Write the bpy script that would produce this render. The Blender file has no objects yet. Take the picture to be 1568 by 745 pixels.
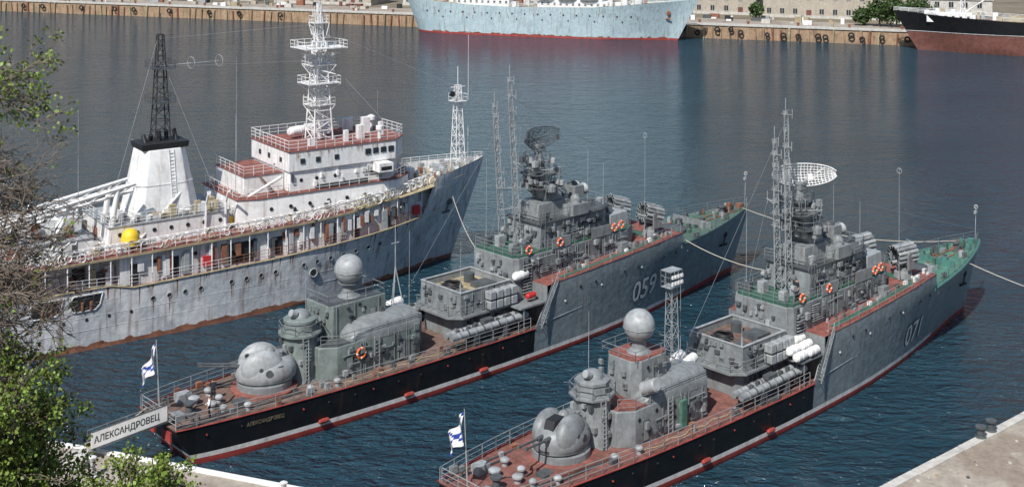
import bpy, bmesh, math, random
import numpy as np
from mathutils import Vector, Matrix
from mathutils.bvhtree import BVHTree
R=random.Random(7)
sc=bpy.context.scene
# ------------------------------------------------------------ materials
MATS={}
def mat(name,col,rough=.6,var=.18,scale=.8,rust=0.,rcol=(.2,.085,.04),metal=0.,bump=.0,streak=.35,island=0.,patch=None,pt=.55,grime=.26):
    m=bpy.data.materials.new(name); m.use_nodes=True; nt=m.node_tree; N=nt.nodes; L=nt.links
    b=N['Principled BSDF']; b.inputs['Roughness'].default_value=rough; b.inputs['Metallic'].default_value=metal
    tc=N.new('ShaderNodeTexCoord')
    n=N.new('ShaderNodeTexNoise'); n.inputs['Scale'].default_value=scale; n.inputs['Detail'].default_value=6; n.inputs['Roughness'].default_value=.65
    L.new(tc.outputs['Object'],n.inputs['Vector'])
    cr=N.new('ShaderNodeValToRGB'); cr.color_ramp.elements[0].position=.3; cr.color_ramp.elements[1].position=.7
    cr.color_ramp.elements[0].color=(*[c*(1-var) for c in col],1); cr.color_ramp.elements[1].color=(*[min(1,c*(1+var)) for c in col],1)
    L.new(n.outputs['Fac'],cr.inputs['Fac']); out=cr.outputs['Color']
    def mix(fac,c1,c2,mode='MIX'):
        x=N.new('ShaderNodeMix'); x.data_type='RGBA'; x.blend_type=mode
        if isinstance(fac,float): x.inputs['Factor'].default_value=fac
        else: L.new(fac,x.inputs['Factor'])
        for i,c in ((6,c1),(7,c2)):
            if isinstance(c,tuple): x.inputs[i].default_value=(*c,1)
            else: L.new(c,x.inputs[i])
        return x.outputs[2]
    def ramp(fac,a,c,d=0.,e=1.):
        r=N.new('ShaderNodeMapRange'); r.inputs[1].default_value=a; r.inputs[2].default_value=c; r.inputs[3].default_value=d; r.inputs[4].default_value=e; L.new(fac,r.inputs[0]); return r.outputs[0]
    if patch:
        n3=N.new('ShaderNodeTexNoise'); n3.inputs['Scale'].default_value=.16; n3.inputs['Detail'].default_value=7; n3.inputs['Roughness'].default_value=.6
        L.new(tc.outputs['Object'],n3.inputs['Vector'])
        out=mix(ramp(n3.outputs['Fac'],pt-.03,pt+.03),out,patch)
    if streak>0:
        mp=N.new('ShaderNodeMapping'); mp.inputs['Scale'].default_value=(2.2,2.2,.18); L.new(tc.outputs['Object'],mp.inputs['Vector'])
        n2=N.new('ShaderNodeTexNoise'); n2.inputs['Scale'].default_value=1.; n2.inputs['Detail'].default_value=5; L.new(mp.outputs['Vector'],n2.inputs['Vector'])
        out=mix(ramp(n2.outputs['Fac'],.45,.75,0,streak),out,tuple(c*.6 for c in col))
        if rust>0:
            out=mix(ramp(n2.outputs['Fac'],.60-.08*rust,.72,0,min(.9,rust)),out,rcol)
            n6=N.new('ShaderNodeTexNoise'); n6.inputs['Scale'].default_value=2.3; n6.inputs['Detail'].default_value=8; n6.inputs['Roughness'].default_value=.7; L.new(tc.outputs['Object'],n6.inputs['Vector'])
            out=mix(ramp(n6.outputs['Fac'],.63,.70,0,min(.8,rust*1.1)),out,rcol)
    if grime>0 and streak>0:
        n5=N.new('ShaderNodeTexNoise'); n5.inputs['Scale'].default_value=1.7; n5.inputs['Detail'].default_value=9; n5.inputs['Roughness'].default_value=.75; L.new(tc.outputs['Object'],n5.inputs['Vector'])
        g_=ramp(n5.outputs['Fac'],.36,.6,1-grime,1.06); cc=N.new('ShaderNodeCombineColor')
        for i in range(3): L.new(g_,cc.inputs[i])
        out=mix(1.0,out,cc.outputs[0],'MULTIPLY')
    if island>0:
        g=N.new('ShaderNodeNewGeometry')
        r=ramp(g.outputs['Random Per Island'],0,1,1-island,1+island)
        hs=N.new('ShaderNodeHueSaturation'); L.new(r,hs.inputs['Value']); L.new(out,hs.inputs['Color'])
        L.new(ramp(g.outputs['Random Per Island'],0,1,.5-.05*island,.5+.03*island),hs.inputs['Hue'])
        out=hs.outputs['Color']
    L.new(out,b.inputs['Base Color'])
    if bump>0:
        n4=N.new('ShaderNodeTexNoise'); n4.inputs['Scale'].default_value=1.6; n4.inputs['Detail'].default_value=4; L.new(tc.outputs['Object'],n4.inputs['Vector'])
        bp=N.new('ShaderNodeBump'); bp.inputs['Strength'].default_value=.6; bp.inputs['Distance'].default_value=bump; L.new(n4.outputs['Fac'],bp.inputs['Height']); L.new(bp.outputs[0],b.inputs['Normal'])
    MATS[name]=m; return m
mat('grey',(.235,.256,.265),.48,.18,rust=.35,bump=.03)
mat('greyhull',(.25,.292,.315),.42,.13,rust=.4,bump=.06,patch=(.215,.257,.278),pt=.54)
mat('greyd',(.09,.10,.107),.55,.2)
mat('greyl',(.355,.378,.388),.48,.14,rust=.3)
mat('greengrey',(.19,.228,.218),.55,.15,rust=.2)
mat('hullgreen',(.08,.215,.185),.5,.15,rust=.3)
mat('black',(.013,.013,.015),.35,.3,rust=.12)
mat('dark',(.02,.021,.023),.6,.3)
mat('bootred',(.36,.055,.045),.6,.3,rust=.3)
mat('bootwhite',(.74,.72,.70),.6,.12,rust=.2)
mat('deckred',(.27,.095,.075),.8,.28,rust=.35,streak=.3,rcol=(.12,.08,.06),grime=.4)
mat('deckaft',(.235,.10,.08),.8,.28,rust=.4,streak=.3,rcol=(.11,.08,.065),grime=.4)
mat('deckbrown',(.195,.125,.098),.8,.3,scale=.6,rust=.4,streak=.3,rcol=(.10,.08,.065),grime=.4)
mat('deckgreen',(.085,.225,.17),.75,.25,rust=.35,grime=.4)
mat('deckgreenold',(.08,.155,.125),.75,.25,rust=.6,grime=.4)
mat('deckgreend',(.04,.115,.08),.75,.2)
mat('white',(.80,.80,.79),.5,.06,rust=.4,streak=.3,rcol=(.35,.2,.12),grime=.14)
mat('whiteold',(.72,.73,.735),.55,.1,rust=.6,streak=.45,patch=(.56,.57,.58),pt=.56,grime=.18)
mat('hullwhite',(.53,.55,.575),.5,.10,scale=.4,rust=.65,streak=.5,patch=(.67,.68,.69),pt=.5,bump=.07,rcol=(.24,.135,.085),grime=.2)
mat('whiteclean',(.80,.80,.78),.45,.06,streak=.15,grime=.1)
mat('rustred',(.27,.115,.07),.8,.4,rust=.5)
mat('tan',(.40,.33,.20),.8,.3)
mat('orange',(.75,.13,.03),.5,.1,streak=0)
mat('redp',(.5,.03,.03),.5,.1,streak=0)
mat('yellow',(.78,.52,.03),.5,.1,streak=0)
mat('blue',(.43,.54,.575),.55,.12,rust=.45,patch=(.375,.485,.52),pt=.55,grime=.16)
mat('brownred',(.17,.065,.05),.7,.3,rust=.5)
mat('rope',(.6,.55,.46),.9,.1,streak=0)
mat('rubber',(.02,.02,.02),.8,.2,streak=0)
mat('steel',(.33,.34,.34),.4,.1,metal=.4,streak=.1)
mat('concrete',(.38,.335,.28),.9,.22,scale=.5,streak=.1,bump=.02,patch=(.30,.245,.195),pt=.55)
mat('concretel',(.55,.53,.49),.9,.15,scale=.7,streak=.2)
mat('quaywall',(.38,.26,.165),.9,.3,scale=.5,rust=.7,streak=.5,rcol=(.13,.08,.05))
mat('stone',(.45,.40,.33),.9,.15,scale=.3,streak=.3)
mat('roof',(.25,.15,.11),.9,.2)
mat('glass',(.03,.04,.05),.15,.2,streak=0)
mat('earth',(.19,.16,.11),.95,.3,scale=.1,streak=0)
mat('bark',(.13,.10,.075),.9,.3,scale=4,streak=0)
mat('twig',(.18,.145,.115),.9,.25,scale=4,streak=0)
mat('leaf',(.14,.20,.033),.5,.25,scale=1.2,streak=0,island=.65)
mat('leafdark',(.05,.09,.022),.6,.25,scale=.2,streak=0,island=.5)
mat('skin',(.45,.26,.18),.6,.05,streak=0)
mat('cloth_white',(.78,.78,.78),.8,.05,streak=0)
mat('cloth_navy',(.02,.022,.035),.85,.1,streak=0)
mat('hair',(.03,.02,.015),.8,.1,streak=0)
mat('flagcloth',(.8,.8,.8),.8,.03,streak=0); mat('flagblue',(.02,.06,.35),.8,.05,streak=0)
# ------------------------------------------------------------ primitives (verts,faces)
def box(x0,x1,y0,y1,z0,z1,ix0=0,ix1=0,iy=0):
    v=[(x0,y0,z0),(x1,y0,z0),(x1,y1,z0),(x0,y1,z0),(x0+ix0,y0+iy,z1),(x1-ix1,y0+iy,z1),(x1-ix1,y1-iy,z1),(x0+ix0,y1-iy,z1)]
    return v,[(0,3,2,1),(4,5,6,7),(0,1,5,4),(1,2,6,5),(2,3,7,6),(3,0,4,7)]
def prism(poly,z0,z1,s=1.):
    n=len(poly); cx=sum(p[0] for p in poly)/n; cy=sum(p[1] for p in poly)/n
    v=[(p[0],p[1],z0) for p in poly]+[(cx+(p[0]-cx)*s,cy+(p[1]-cy)*s,z1) for p in poly]
    return v,[tuple(range(n))[::-1],tuple(range(n,2*n))]+[(i,(i+1)%n,n+(i+1)%n,n+i) for i in range(n)]
def cyl(p0,p1,r0,r1=None,n=8,caps=True):
    if r1 is None: r1=r0
    p0=Vector(p0);p1=Vector(p1); d=p1-p0
    if d.length<1e-6: d=Vector((0,0,1e-3))
    d.normalize(); a=d.orthogonal().normalized(); b=d.cross(a)
    v=[];f=[]
    for p,r in((p0,r0),(p1,r1)):
        for i in range(n):
            t=2*math.pi*i/n; v.append(tuple(p+a*(r*math.cos(t))+b*(r*math.sin(t))))
    f=[(i,(i+1)%n,n+(i+1)%n,n+i) for i in range(n)]
    if caps: f+=[tuple(range(n))[::-1],tuple(range(n,2*n))]
    return v,f
def lathe(prof,c=(0,0,0),n=20,sx=1.,sy=1.,rot=0.):
    v=[];f=[]
    for r,z in prof:
        for i in range(n):
            t=2*math.pi*i/n; x=r*math.cos(t)*sx; y=r*math.sin(t)*sy
            v.append((c[0]+x*math.cos(rot)-y*math.sin(rot),c[1]+x*math.sin(rot)+y*math.cos(rot),c[2]+z))
    for j in range(len(prof)-1):
        for i in range(n): f.append((j*n+i,j*n+(i+1)%n,(j+1)*n+(i+1)%n,(j+1)*n+i))
    f.append(tuple(range(n))[::-1]); k=(len(prof)-1)*n; f.append(tuple(range(k,k+n)))
    return v,f
def ball(c,r,sx=1,sy=1,sz=1,n=18,half=False,rot=0.):
    m=n//2; pr=[]
    a0=0 if half else -90
    for j in range(m+1):
        a=math.radians(a0+(90-a0)*j/m); pr.append((max(.001,r*math.cos(a)),r*math.sin(a)*sz))
    return lathe(pr,c,n,sx,sy,rot)
def torus(c,R0,r,axis=(0,0,1),n=14,k=6):
    a=Vector(axis).normalized(); u=a.orthogonal().normalized(); w=a.cross(u); c=Vector(c); v=[];f=[]
    for i in range(n):
        t=2*math.pi*i/n; d=u*math.cos(t)+w*math.sin(t)
        for j in range(k):
            s=2*math.pi*j/k; v.append(tuple(c+d*(R0+r*math.cos(s))+a*(r*math.sin(s))))
    for i in range(n):
        for j in range(k): f.append((i*k+j,((i+1)%n)*k+j,((i+1)%n)*k+(j+1)%k,i*k+(j+1)%k))
    return v,f
def join(*gs):
    V=[];F=[]
    for v,f in gs:
        k=len(V); V+=list(v); F+=[tuple(i+k for i in q) for q in f]
    return V,F
def xf(g,M):
    return [tuple(M@Vector(p)) for p in g[0]],g[1]
def path(pts,r,n=5):
    return join(*[cyl(pts[i],pts[i+1],r,n=n,caps=False) for i in range(len(pts)-1)])
def rail(pts,h=1.,step=1.6,r=.022,rows=3,rp=.03):
    g=[]
    for a,b in zip(pts[:-1],pts[1:]):
        a=Vector(a);b=Vector(b); n=max(1,round((b-a).length/step))
        for i in range(n+1):
            p=a.lerp(b,i/n); g.append(cyl(p,p+Vector((0,0,h)),rp,n=4,caps=False))
        for k in range(rows):
            z=Vector((0,0,h*(k+1)/rows)); g.append(cyl(a+z,b+z,r if k<rows-1 else r*1.4,n=4,caps=False))
    return join(*g)
def lattice(p0,p1,w0,w1,n,r=.05,legs=4,plan=None):
    p0=Vector(p0);p1=Vector(p1); g=[]; lv=[]
    for i in range(n+1):
        t=i/n; c=p0.lerp(p1,t); w=w0+(w1-w0)*t; ring=[]
        for k in range(legs):
            a=2*math.pi*(k+.5)/legs; ring.append(c+Vector((math.cos(a)*w,math.sin(a)*w,0)))
        lv.append(ring)
    for i in range(n):
        for k in range(legs):
            g.append(cyl(lv[i][k],lv[i+1][k],r,n=5,caps=False))
            g.append(cyl(lv[i+1][k],lv[i+1][(k+1)%legs],r*.65,n=4,caps=False))
            a,b=(k,(k+1)%legs) if i%2 else ((k+1)%legs,k)
            g.append(cyl(lv[i][a],lv[i+1][b],r*.6,n=4,caps=False))
    return join(*g)
def ladder(a,b,w=.5,side=(1,0,0),r=.03,step=.3):
    a=Vector(a);b=Vector(b);s=Vector(side).normalized()*w/2; g=[cyl(a-s,b-s,r*1.4,n=4),cyl(a+s,b+s,r*1.4,n=4)]
    n=max(2,int((b-a).length/step))
    for i in range(1,n): p=a.lerp(b,i/n); g.append(cyl(p-s,p+s,r,n=4,caps=False))
    return join(*g)
def bollard(x,y,z,s=1.):
    return join(box(x-.45*s,x+.45*s,y-.17*s,y+.17*s,z,z+.06),lathe([(.13*s,0),(.13*s,.42*s),(.17*s,.45*s),(.17*s,.52*s)],(x-.27*s,y,z+.03),10),lathe([(.13*s,0),(.13*s,.42*s),(.17*s,.45*s),(.17*s,.52*s)],(x+.27*s,y,z+.03),10))
def mushroom(x,y,z,r=.35,h=.6):
    return lathe([(r*.6,0),(r*.6,h*.55),(r,h*.6),(r,h*.8),(r*.6,h),(.02,h*1.05)],(x,y,z),14)
def canister(c,L=1.7,r=.36,ang=0.):
    M=Matrix.Translation(c)@Matrix.Rotation(ang,4,'Z')@Matrix.Rotation(math.pi/2,4,'Y')
    h=L/2
    return xf(lathe([(.05,-h),(r*.7,-h*.96),(r,-h*.8),(r,-.08),(r*1.06,-.08),(r*1.06,.08),(r,.08),(r,h*.8),(r*.7,h*.96),(.05,h)],(0,0,0),14),M)
# ------------------------------------------------------------ object builder
class Obj:
    def __init__(s,name,loc=(0,0,0),rot=0.,scale=1.,single=False):
        s.name=name;s.loc=loc;s.rot=rot;s.scale=scale;s.parts={};s.single=single;s.bev={}
        s.M=Matrix.Translation(loc)@Matrix.Rotation(rot,4,'Z')@Matrix.Scale(scale,4)
    def add(s,part,m,g,bevel=0):
        d=s.parts.setdefault((part,m),([],[])); k=len(d[0]); d[0].extend(g[0]); d[1].extend(tuple(i+k for i in q) for q in g[1])
        if bevel: s.bev[(part,m)]=bevel
    def done(s):
        top=None
        if not s.single:
            top=bpy.data.objects.new(s.name,None); sc.collection.objects.link(top); top.location=s.loc; top.rotation_euler=(0,0,s.rot); top.scale=(s.scale,)*3
            top.empty_display_size=.5
        for (part,m),(v,f) in s.parts.items():
            me=bpy.data.meshes.new(part); me.from_pydata(v,[],f)
            bm=bmesh.new(); bm.from_mesh(me); bmesh.ops.recalc_face_normals(bm,faces=bm.faces); bm.to_mesh(me); bm.free()
            me.polygons.foreach_set('use_smooth',[True]*len(me.polygons)); me.set_sharp_from_angle(angle=math.radians(38))
            me.materials.append(MATS[m])
            ob=bpy.data.objects.new(s.name if s.single else part,me); sc.collection.objects.link(ob)
            if (part,m) in s.bev:
                b=ob.modifiers.new('b','BEVEL'); b.width=s.bev[(part,m)]; b.segments=2; b.limit_method='ANGLE'
            if s.single: ob.location=s.loc; ob.rotation_euler=(0,0,s.rot); ob.scale=(s.scale,)*3; top=ob
            else: ob.parent=top
        return top
# ------------------------------------------------------------ hull
class Hull:
    def __init__(s,st,zr,rb,rs,bowm,sternm,p=1.25):
        s.m=[a[0] for a in st]; s.dk=[a[1] for a in st]; s.wl=[a[2] for a in st]; s.zr=zr; s.rb=rb; s.rs=rs; s.bowm=bowm; s.sternm=sternm; s.p=p
    def sm(s,arr,m):
        d=min(2.5,max(0,(m-s.m[0])*.5),max(0,(s.m[-1]-m)*.5))
        return sum(np.interp(m+d*k,s.m,arr) for k in(-1,-.5,0,.5,1))/5
    def pt(s,m,z):
        zr=s.zr(m); fr=max(0,min(1,z/zr)); dk=s.sm(s.dk,m); wl=s.sm(s.wl,m)
        w=wl+(dk-wl)*fr**s.p
        if z<0: w=wl*(1+.15*z)
        gb=max(0,min(1,(m-s.bowm)/(s.m[-1]-s.bowm)))**1.5; gs=max(0,min(1,(s.sternm-m)/(s.sternm-s.m[0])))
        return (m-s.rb*gb*(1-fr)+s.rs*gs*(1-fr),w,z)
    def build(s,o,ms,ztop,rows,nrow,matfn):
        allv=[];allf=[]
        R_=[]
        for (m,side) in ms:
            zt=ztop(m,side); zs=rows+[rows[-1]+(zt-rows[-1])*(k+1)/nrow for k in range(nrow)]
            R_.append((m,[s.pt(m,z) for z in zs]))
        for i in range(len(R_)-1):
            (m0,a),(m1,b)=R_[i],R_[i+1]
            if abs(m1-m0)<1e-6: continue
            for j in range(len(a)-1):
                mm=matfn((m0+m1)/2,j)
                for sg in(1,-1):
                    q=[(a[j][0],sg*a[j][1],a[j][2]),(b[j][0],sg*b[j][1],b[j][2]),(b[j+1][0],sg*b[j+1][1],b[j+1][2]),(a[j+1][0],sg*a[j+1][1],a[j+1][2])]
                    k=len(allv); allv+=q; allf.append((k,k+1,k+2,k+3))
                    s._q(o,mm,q)
        m0,a=R_[0]
        for j in range(len(a)-1):
            q=[(a[j][0],-a[j][1],a[j][2]),(a[j][0],a[j][1],a[j][2]),(a[j+1][0],a[j+1][1],a[j+1][2]),(a[j+1][0],-a[j+1][1],a[j+1][2])]
            s._q(o,matfn(m0,j),q)
        s.bvh=BVHTree.FromPolygons(allv,allf)
        for mm,(vd,f) in o.hm2.items():
            o.add('hull_'+mm,mm,(list(vd.keys()),f))
    def _q(s,o,mm,q):
        vd,f=o.hm2.setdefault(mm,({},[]))
        ids=[]
        for p in q:
            p=(round(p[0],4),round(p[1],4),round(p[2],4)); ids.append(vd.setdefault(p,len(vd)))
        ids2=[]
        for i in ids:
            if i not in ids2: ids2.append(i)
        if len(ids2)>2: f.append(tuple(ids2))
    def deck(s,ms,zf):
        v=[];f=[]
        for m in ms:
            z=zf(m); p=s.pt(m,z); v+=[(p[0],-p[1]+.03,z),(p[0],p[1]-.03,z)]
        for i in range(len(ms)-1): f.append((2*i,2*i+2,2*i+3,2*i+1))
        return v,f
    def side(s,x,z,off=.03):
        h=s.bvh.ray_cast(Vector((x,-30,z)),Vector((0,1,0)))
        y=h[0].y if h[0] else -s.pt(x,z)[1]
        return (x,y-off,z)
def text_geo(txt,size,bold=0.):
    c=bpy.data.curves.new('t','FONT'); c.body=txt; c.size=size; c.resolution_u=4; c.offset=bold
    ob=bpy.data.objects.new('t',c); sc.collection.objects.link(ob)
    bpy.context.view_layer.update()
    me=bpy.data.meshes.new_from_object(ob.evaluated_get(bpy.context.evaluated_depsgraph_get()))
    v=[tuple(x.co) for x in me.vertices]; f=[tuple(p.vertices) for p in me.polygons]
    bpy.data.objects.remove(ob); bpy.data.meshes.remove(me)
    return v,f
def lerp(a,b,t): return a+(b-a)*t
def greeb(o,x0,x1,y,z0,z1,n,mt='grey',sd=-1):
    for i in range(n):
        x=R.uniform(x0+.2,x1-.4); z=R.uniform(z0+.1,z1-.3); k=R.random()
        if k<.45:
            w=R.uniform(.15,.5);h=R.uniform(.15,.55);d=R.uniform(.08,.35); o.add('fittings',R.choice([mt,'greyd','greyl','greyd']),box(x,x+w,*sorted((y,y+sd*d)),z,z+h))
        elif k<.7:
            o.add('piping',mt,cyl((x,y+sd*.08,z0),(x,y+sd*.08,z1),.04,n=5))
        elif k<.85:
            L=R.uniform(.8,2); o.add('piping',mt,cyl((x,y+sd*.1,z),(min(x1,x+L),y+sd*.1,z),.05,n=5))
        else:
            o.add('scuttles','dark',cyl((x,y-.01,z+.2),(x,y+sd*.04,z+.2),.15,n=10))
def door(o,x,y,z,sd=-1,m='greyd',w=.65,h=1.7):
    o.add('doors',m,box(x,x+w,*sorted((y,y+sd*.05)),z+.15,z+h)); o.add('doors','grey',box(x+.08,x+w-.08,*sorted((y+sd*.05,y+sd*.08)),z+.25,z+h-.1))
def louvre(o,x0,x1,y,z0,z1,n,sd=-1):
    o.add('louvres','dark',box(x0,x1,*sorted((y,y+sd*.04)),z0,z1))
    for i in range(n):
        z=lerp(z0,z1,(i+.5)/n); o.add('louvres','greyl',box(x0,x1,*sorted((y+sd*.02,y+sd*.16)),z-.03,z+.03))
def lifering(o,c,axis=(0,1,0),r=.33):
    o.add('lifebuoys','orange',torus(c,r,.09,axis,16,7))
    for k in range(4):
        a=Vector(axis).normalized();u=a.orthogonal().normalized();w=a.cross(u); t=k*math.pi/2+.7; p=Vector(c)+(u*math.cos(t)+w*math.sin(t))*r; q=Vector(c)+(u*math.cos(t+.25)+w*math.sin(t+.25))*r
        o.add('lifebuoys','whiteclean',cyl(p,q,.1,n=8))
# ------------------------------------------------------------ corvette
TH=math.radians(42.8)
def corvette(name,loc,scale,num,v):
    o=Obj(name,loc,TH,scale); o.hm2={}
    st=[(-1.7,2.9,2.6),(0,3.3,3.0),(5,4.0,3.7),(12,4.6,4.3),(20,4.9,4.7),(30,5.0,4.75),(40,5.0,4.4),(48,4.75,3.5),(54,4.25,2.5),(60,3.3,1.45),(65,2.1,.6),(68.5,.95,.18),(70.4,.08,.03)]
    ZR=lambda m:float(np.interp(m,[0,30,38,54,62,70.4],[2.9,2.9,6.4,6.6,6.3,6.8]))
    H=Hull(st,ZR,3.4,1.7,50,4)
    BR=32.2;FS=53.6
    up=lambda m:lerp(6.55,7.55,(m-34)/(FS-34))
    fo=lambda m:lerp(6.05,6.8,(m-FS)/(70.4-FS))
    def ztop(m,s):
        if m<=BR: return 2.95
        if m<34.2: return lerp(2.95,up(34.2),(m-BR)/(34.2-BR))
        if m<FS or (m==FS and s==0): return up(m)
        return fo(m)+.12
    ms=[(m,0) for m in [-1.7,-.8,0,1.5,3,5,8,11,14,17,20,23,26,29,BR,33.2,34.2,36,39,42,45,48,51,FS]]+[(FS,1)]+[(m,0) for m in[55,57,59,61,63,65,66.5,68,69.2,70,70.4]]
    rows=[-1.3,0,.45,.8]
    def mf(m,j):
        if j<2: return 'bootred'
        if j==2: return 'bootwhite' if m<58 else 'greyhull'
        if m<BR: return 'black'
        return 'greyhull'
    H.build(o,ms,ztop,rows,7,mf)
    dm='deckbrown' if v==1 else 'deckaft'; dg='deckgreenold' if v==1 else 'deckgreen'
    aft=[m for m,_ in ms if m<=BR]+[33.6]
    o.add('main_deck',dm,H.deck(aft,lambda m:2.88))
    o.add('upper_deck','deckred',H.deck([33.6,36,39,42,45,48,51,FS],lambda m:up(m)-.06))
    o.add('foredeck',dg,H.deck([FS,55,57,59,61,63,65,66.5,68,69.2,70.2],lambda m:fo(m)))
    w=H.pt(33.6,5)[1]; o.add('break_bulkhead','grey',box(33.6,33.7,-w+.05,w-.05,2.88,up(33.7)-.07))
    w=H.pt(FS,7)[1]; o.add('step_bulkhead','grey' if v==1 else 'hullgreen',box(FS-.1,FS-.02,-w+.06,w-.06,5.9,up(FS)-.07))
    for sg in(-1,1):
        o.add('deck_edge','bootred',path([(H.pt(m,2.95)[0],sg*(H.pt(m,2.95)[1]+.01),2.95) for m,_ in ms if m<=BR],.055))
        o.add('upper_edge','deckred',path([(m,sg*(H.pt(m,up(m))[1]),up(m)) for m in[34.2,39,44,49,FS]],.05))
        o.add('knuckle','greyhull',path([(H.pt(m,3.2)[0],sg*(H.pt(m,3.2)[1]),3.2+.06*(m-33)) for m in[33,38,43,48,53,58,62]],.06))
        if v==2: o.add('bow_strake','hullgreen',path([(H.pt(m,fo(m)+.1)[0],sg*(H.pt(m,fo(m)+.1)[1]+.01),fo(m)+.05) for m in[FS+.2,57,60,63,65,67,69,70,70.3]],.12))
    o.add('walkway','deckgreend',join(*[([(a,-H.pt(a,6)[1]+1.1,up(a)-.05),(b,-H.pt(b,6)[1]+1.1,up(b)-.05),(b,-H.pt(b,6)[1]+.55,up(b)-.05),(a,-H.pt(a,6)[1]+.55,up(a)-.05)],[(0,1,2,3)]) for a,b in[(36,39),(39,42),(42,45),(45,48),(48,51)]]))
    o.add('walkway','deckgreend',([(50,-3.2,up(50)-.05),(51.2,-3.2,up(51.2)-.05),(51.2,3,up(51.2)-.05),(50,3,up(50)-.05)],[(0,1,2,3)]))
    for i in range(9):
        x=38+i*2.1
        if i%3!=2: p=H.side(x,5.5+.02*i,0); o.add('scuttles','dark',cyl(p,(p[0],p[1]-.05,p[2]),.13,n=10))
    for x,z in((41,5),(47,5.4),(55,5.3),(36,4.6)):
        p=H.side(x,z,0); o.add('scuttles','white',cyl(p,(p[0],p[1]-.05,p[2]),.1,n=8))
    for i in range(22):
        x=R.uniform(35,62); z=R.uniform(4.2,5.8); p=H.side(x,z,.006); w_=R.uniform(.03,.08); L_=R.uniform(.5,2.2); q=H.side(x,z-L_,.006)
        o.add('rust_runs','rustred' if i%3==0 else 'greyd',([(p[0],p[1],p[2]),(p[0]+w_,p[1],p[2]),(q[0]+w_*.4,q[1],q[2])],[(0,1,2)]))
    p=H.side(63.5,5.1,0); o.add('anchor','dark',join(cyl((p[0]-.05,p[1]+.05,p[2]),(p[0]-.05,p[1]-.12,p[2]),.3,n=12),cyl((p[0],p[1]-.1,p[2]),(p[0]-.3,p[1]-.0,p[2]-1.),.07),box(p[0]-.8,p[0]+.3,p[1]-.06,p[1]+.15,p[2]-1.2,p[2]-1.0)))
    x0=46.0 if v==1 else 48.6; zb=2.0 if v==1 else 1.6
    for bb,mt,of in((.12,'greyd',.05),(.04,'white',.085)):
        tv,tf=text_geo(num,3.1,bb); o.add('pennant_number',mt,([H.side(x0+p[0]*.85,zb+p[1]*.92+p[0]*.06,of) for p in tv],tf))
    tv,tf=text_geo('АЛЕКСАНДРОВЕЦ' if v==1 else 'СУЗДАЛЕЦ',.42)
    o.add('name_letters','tan',([H.side(3.6+p[0]*.8,2.05+p[1],.05) for p in tv],tf))
    for i in range(14):
        x=1+i*2.3+R.uniform(-.5,.5); p=H.side(x,2.2,0)
        o.add('scuppers','rubber' if i%3 else 'bootred',cyl(p,(p[0],p[1]-.08,p[2]),.07,n=6))
    for x in (10,18,26):
        p=H.side(x,.9,0); o.add('fenders','bootred',xf(lathe([(.02,-.5),(.16,-.4),(.2,0),(.16,.4),(.02,.5)],(0,0,0),8),Matrix.Translation((p[0],p[1]-.2,p[2]))@Matrix.Rotation(math.pi/2,4,'Y')))
    o.add('stern_recess','bootred',join(box(-1.62,-1.5,-1.9,-.6,1.75,2.5),box(-1.62,-1.45,.6,1.9,1.75,2.5)))
    def side_rail(a,b,z,inset=.18,sg=-1,step=3.,**k):
        n=max(1,int((b-a)/step)); pts=[]
        for i in range(n+1):
            m=lerp(a,b,i/n); pts.append((H.pt(m,z(m))[0],sg*(H.pt(m,z(m))[1]-inset),z(m)))
        return rail(pts,**k)
    for sg in(-1,1):
        o.add('railings','greyl',side_rail(-1.6,31.8,lambda m:2.9,sg=sg,h=1.05,r=.018))
        o.add('railings','greyl' ,side_rail(34.4,53.4,lambda m:up(m),sg=sg,h=.95,r=.015,rp=.025))
        o.add('bow_railings','greengrey',side_rail(54,70.1,fo,sg=sg,h=.95,inset=.1,r=.016,rp=.025))
    o.add('railings','greyl',rail([(-1.55,-2.6,2.9),(-1.55,2.6,2.9)],h=1.05))
    for x,y in((.2,-2.3),(.2,2.3),(22.5,-4.2),(57,-3.2),(57,3.2),(64,-1.7),(64,1.7)):
        z=2.88 if x<33 else fo(x); o.add('bollards','greyd',bollard(x,y,z,.9))
    for x,y,r in((2.3,-.9,.4),(3.3,-.2,.3),(1.8,.9,.45),(3.4,1.6,.35),(2.6,-2.1,.28),(11.8,-3.6,.3),(22,1.5,.35),(9.5,-3.3,.28),(8.6,3.2,.3),(4.2,-2.9,.3)):
        o.add('vents','greyl',mushroom(x,y,2.88,r,.6))
    for cxx in(.6,65.5): o.add('capstan','greyd',lathe([(.5,0),(.5,.1),(.28,.2),(.25,.6),(.42,.75),(.42,.9),(.02,.95)],(cxx,-.6 if cxx<1 else 0,2.88 if cxx<1 else fo(65.5)),16))
    o.add('deck_locker','greyl',box(.9,2.0,1.6,2.4,2.88,3.5)); o.add('hatch','greyd',box(3.9,4.9,-1.9,-1.0,2.88,3.15)); o.add('deck_locker','grey',box(-.9,-.2,-1.5,-.5,2.88,3.4))
    for y in(-2.9,2.9): o.add('mine_rails','greyd',join(box(-1.4,9,y-.05,y+.05,2.885,3.02),box(-1.4,9,y*.8-.05,y*.8+.05,2.885,3.02)))
    for i in range(34):
        x=R.uniform(-.5,31);y=R.choice([-1,1])*R.uniform(3.2,4.1)*(.8 if x<5 else 1); s=R.uniform(.12,.35)
        o.add('deck_fittings',R.choice(['grey','greyd','greyl','rustred']),box(x,x+s*1.6,y,y+s,2.88,2.88+R.uniform(.15,.6)))
    o.add('fire_hose','tan',path([(12+i*.7,-3.7+.2*math.sin(i*1.7),2.93) for i in range(16)],.045)); o.add('deck_hoses','dark',path([(1+i*.6,-.2+.5*math.sin(i*1.1),2.93) for i in range(9)],.05))
    # ensign
    o.add('ensign_staff','greyl',cyl((-1.45,0,2.9),(-1.75,0,8.8),.05,.03,n=6))
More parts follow.
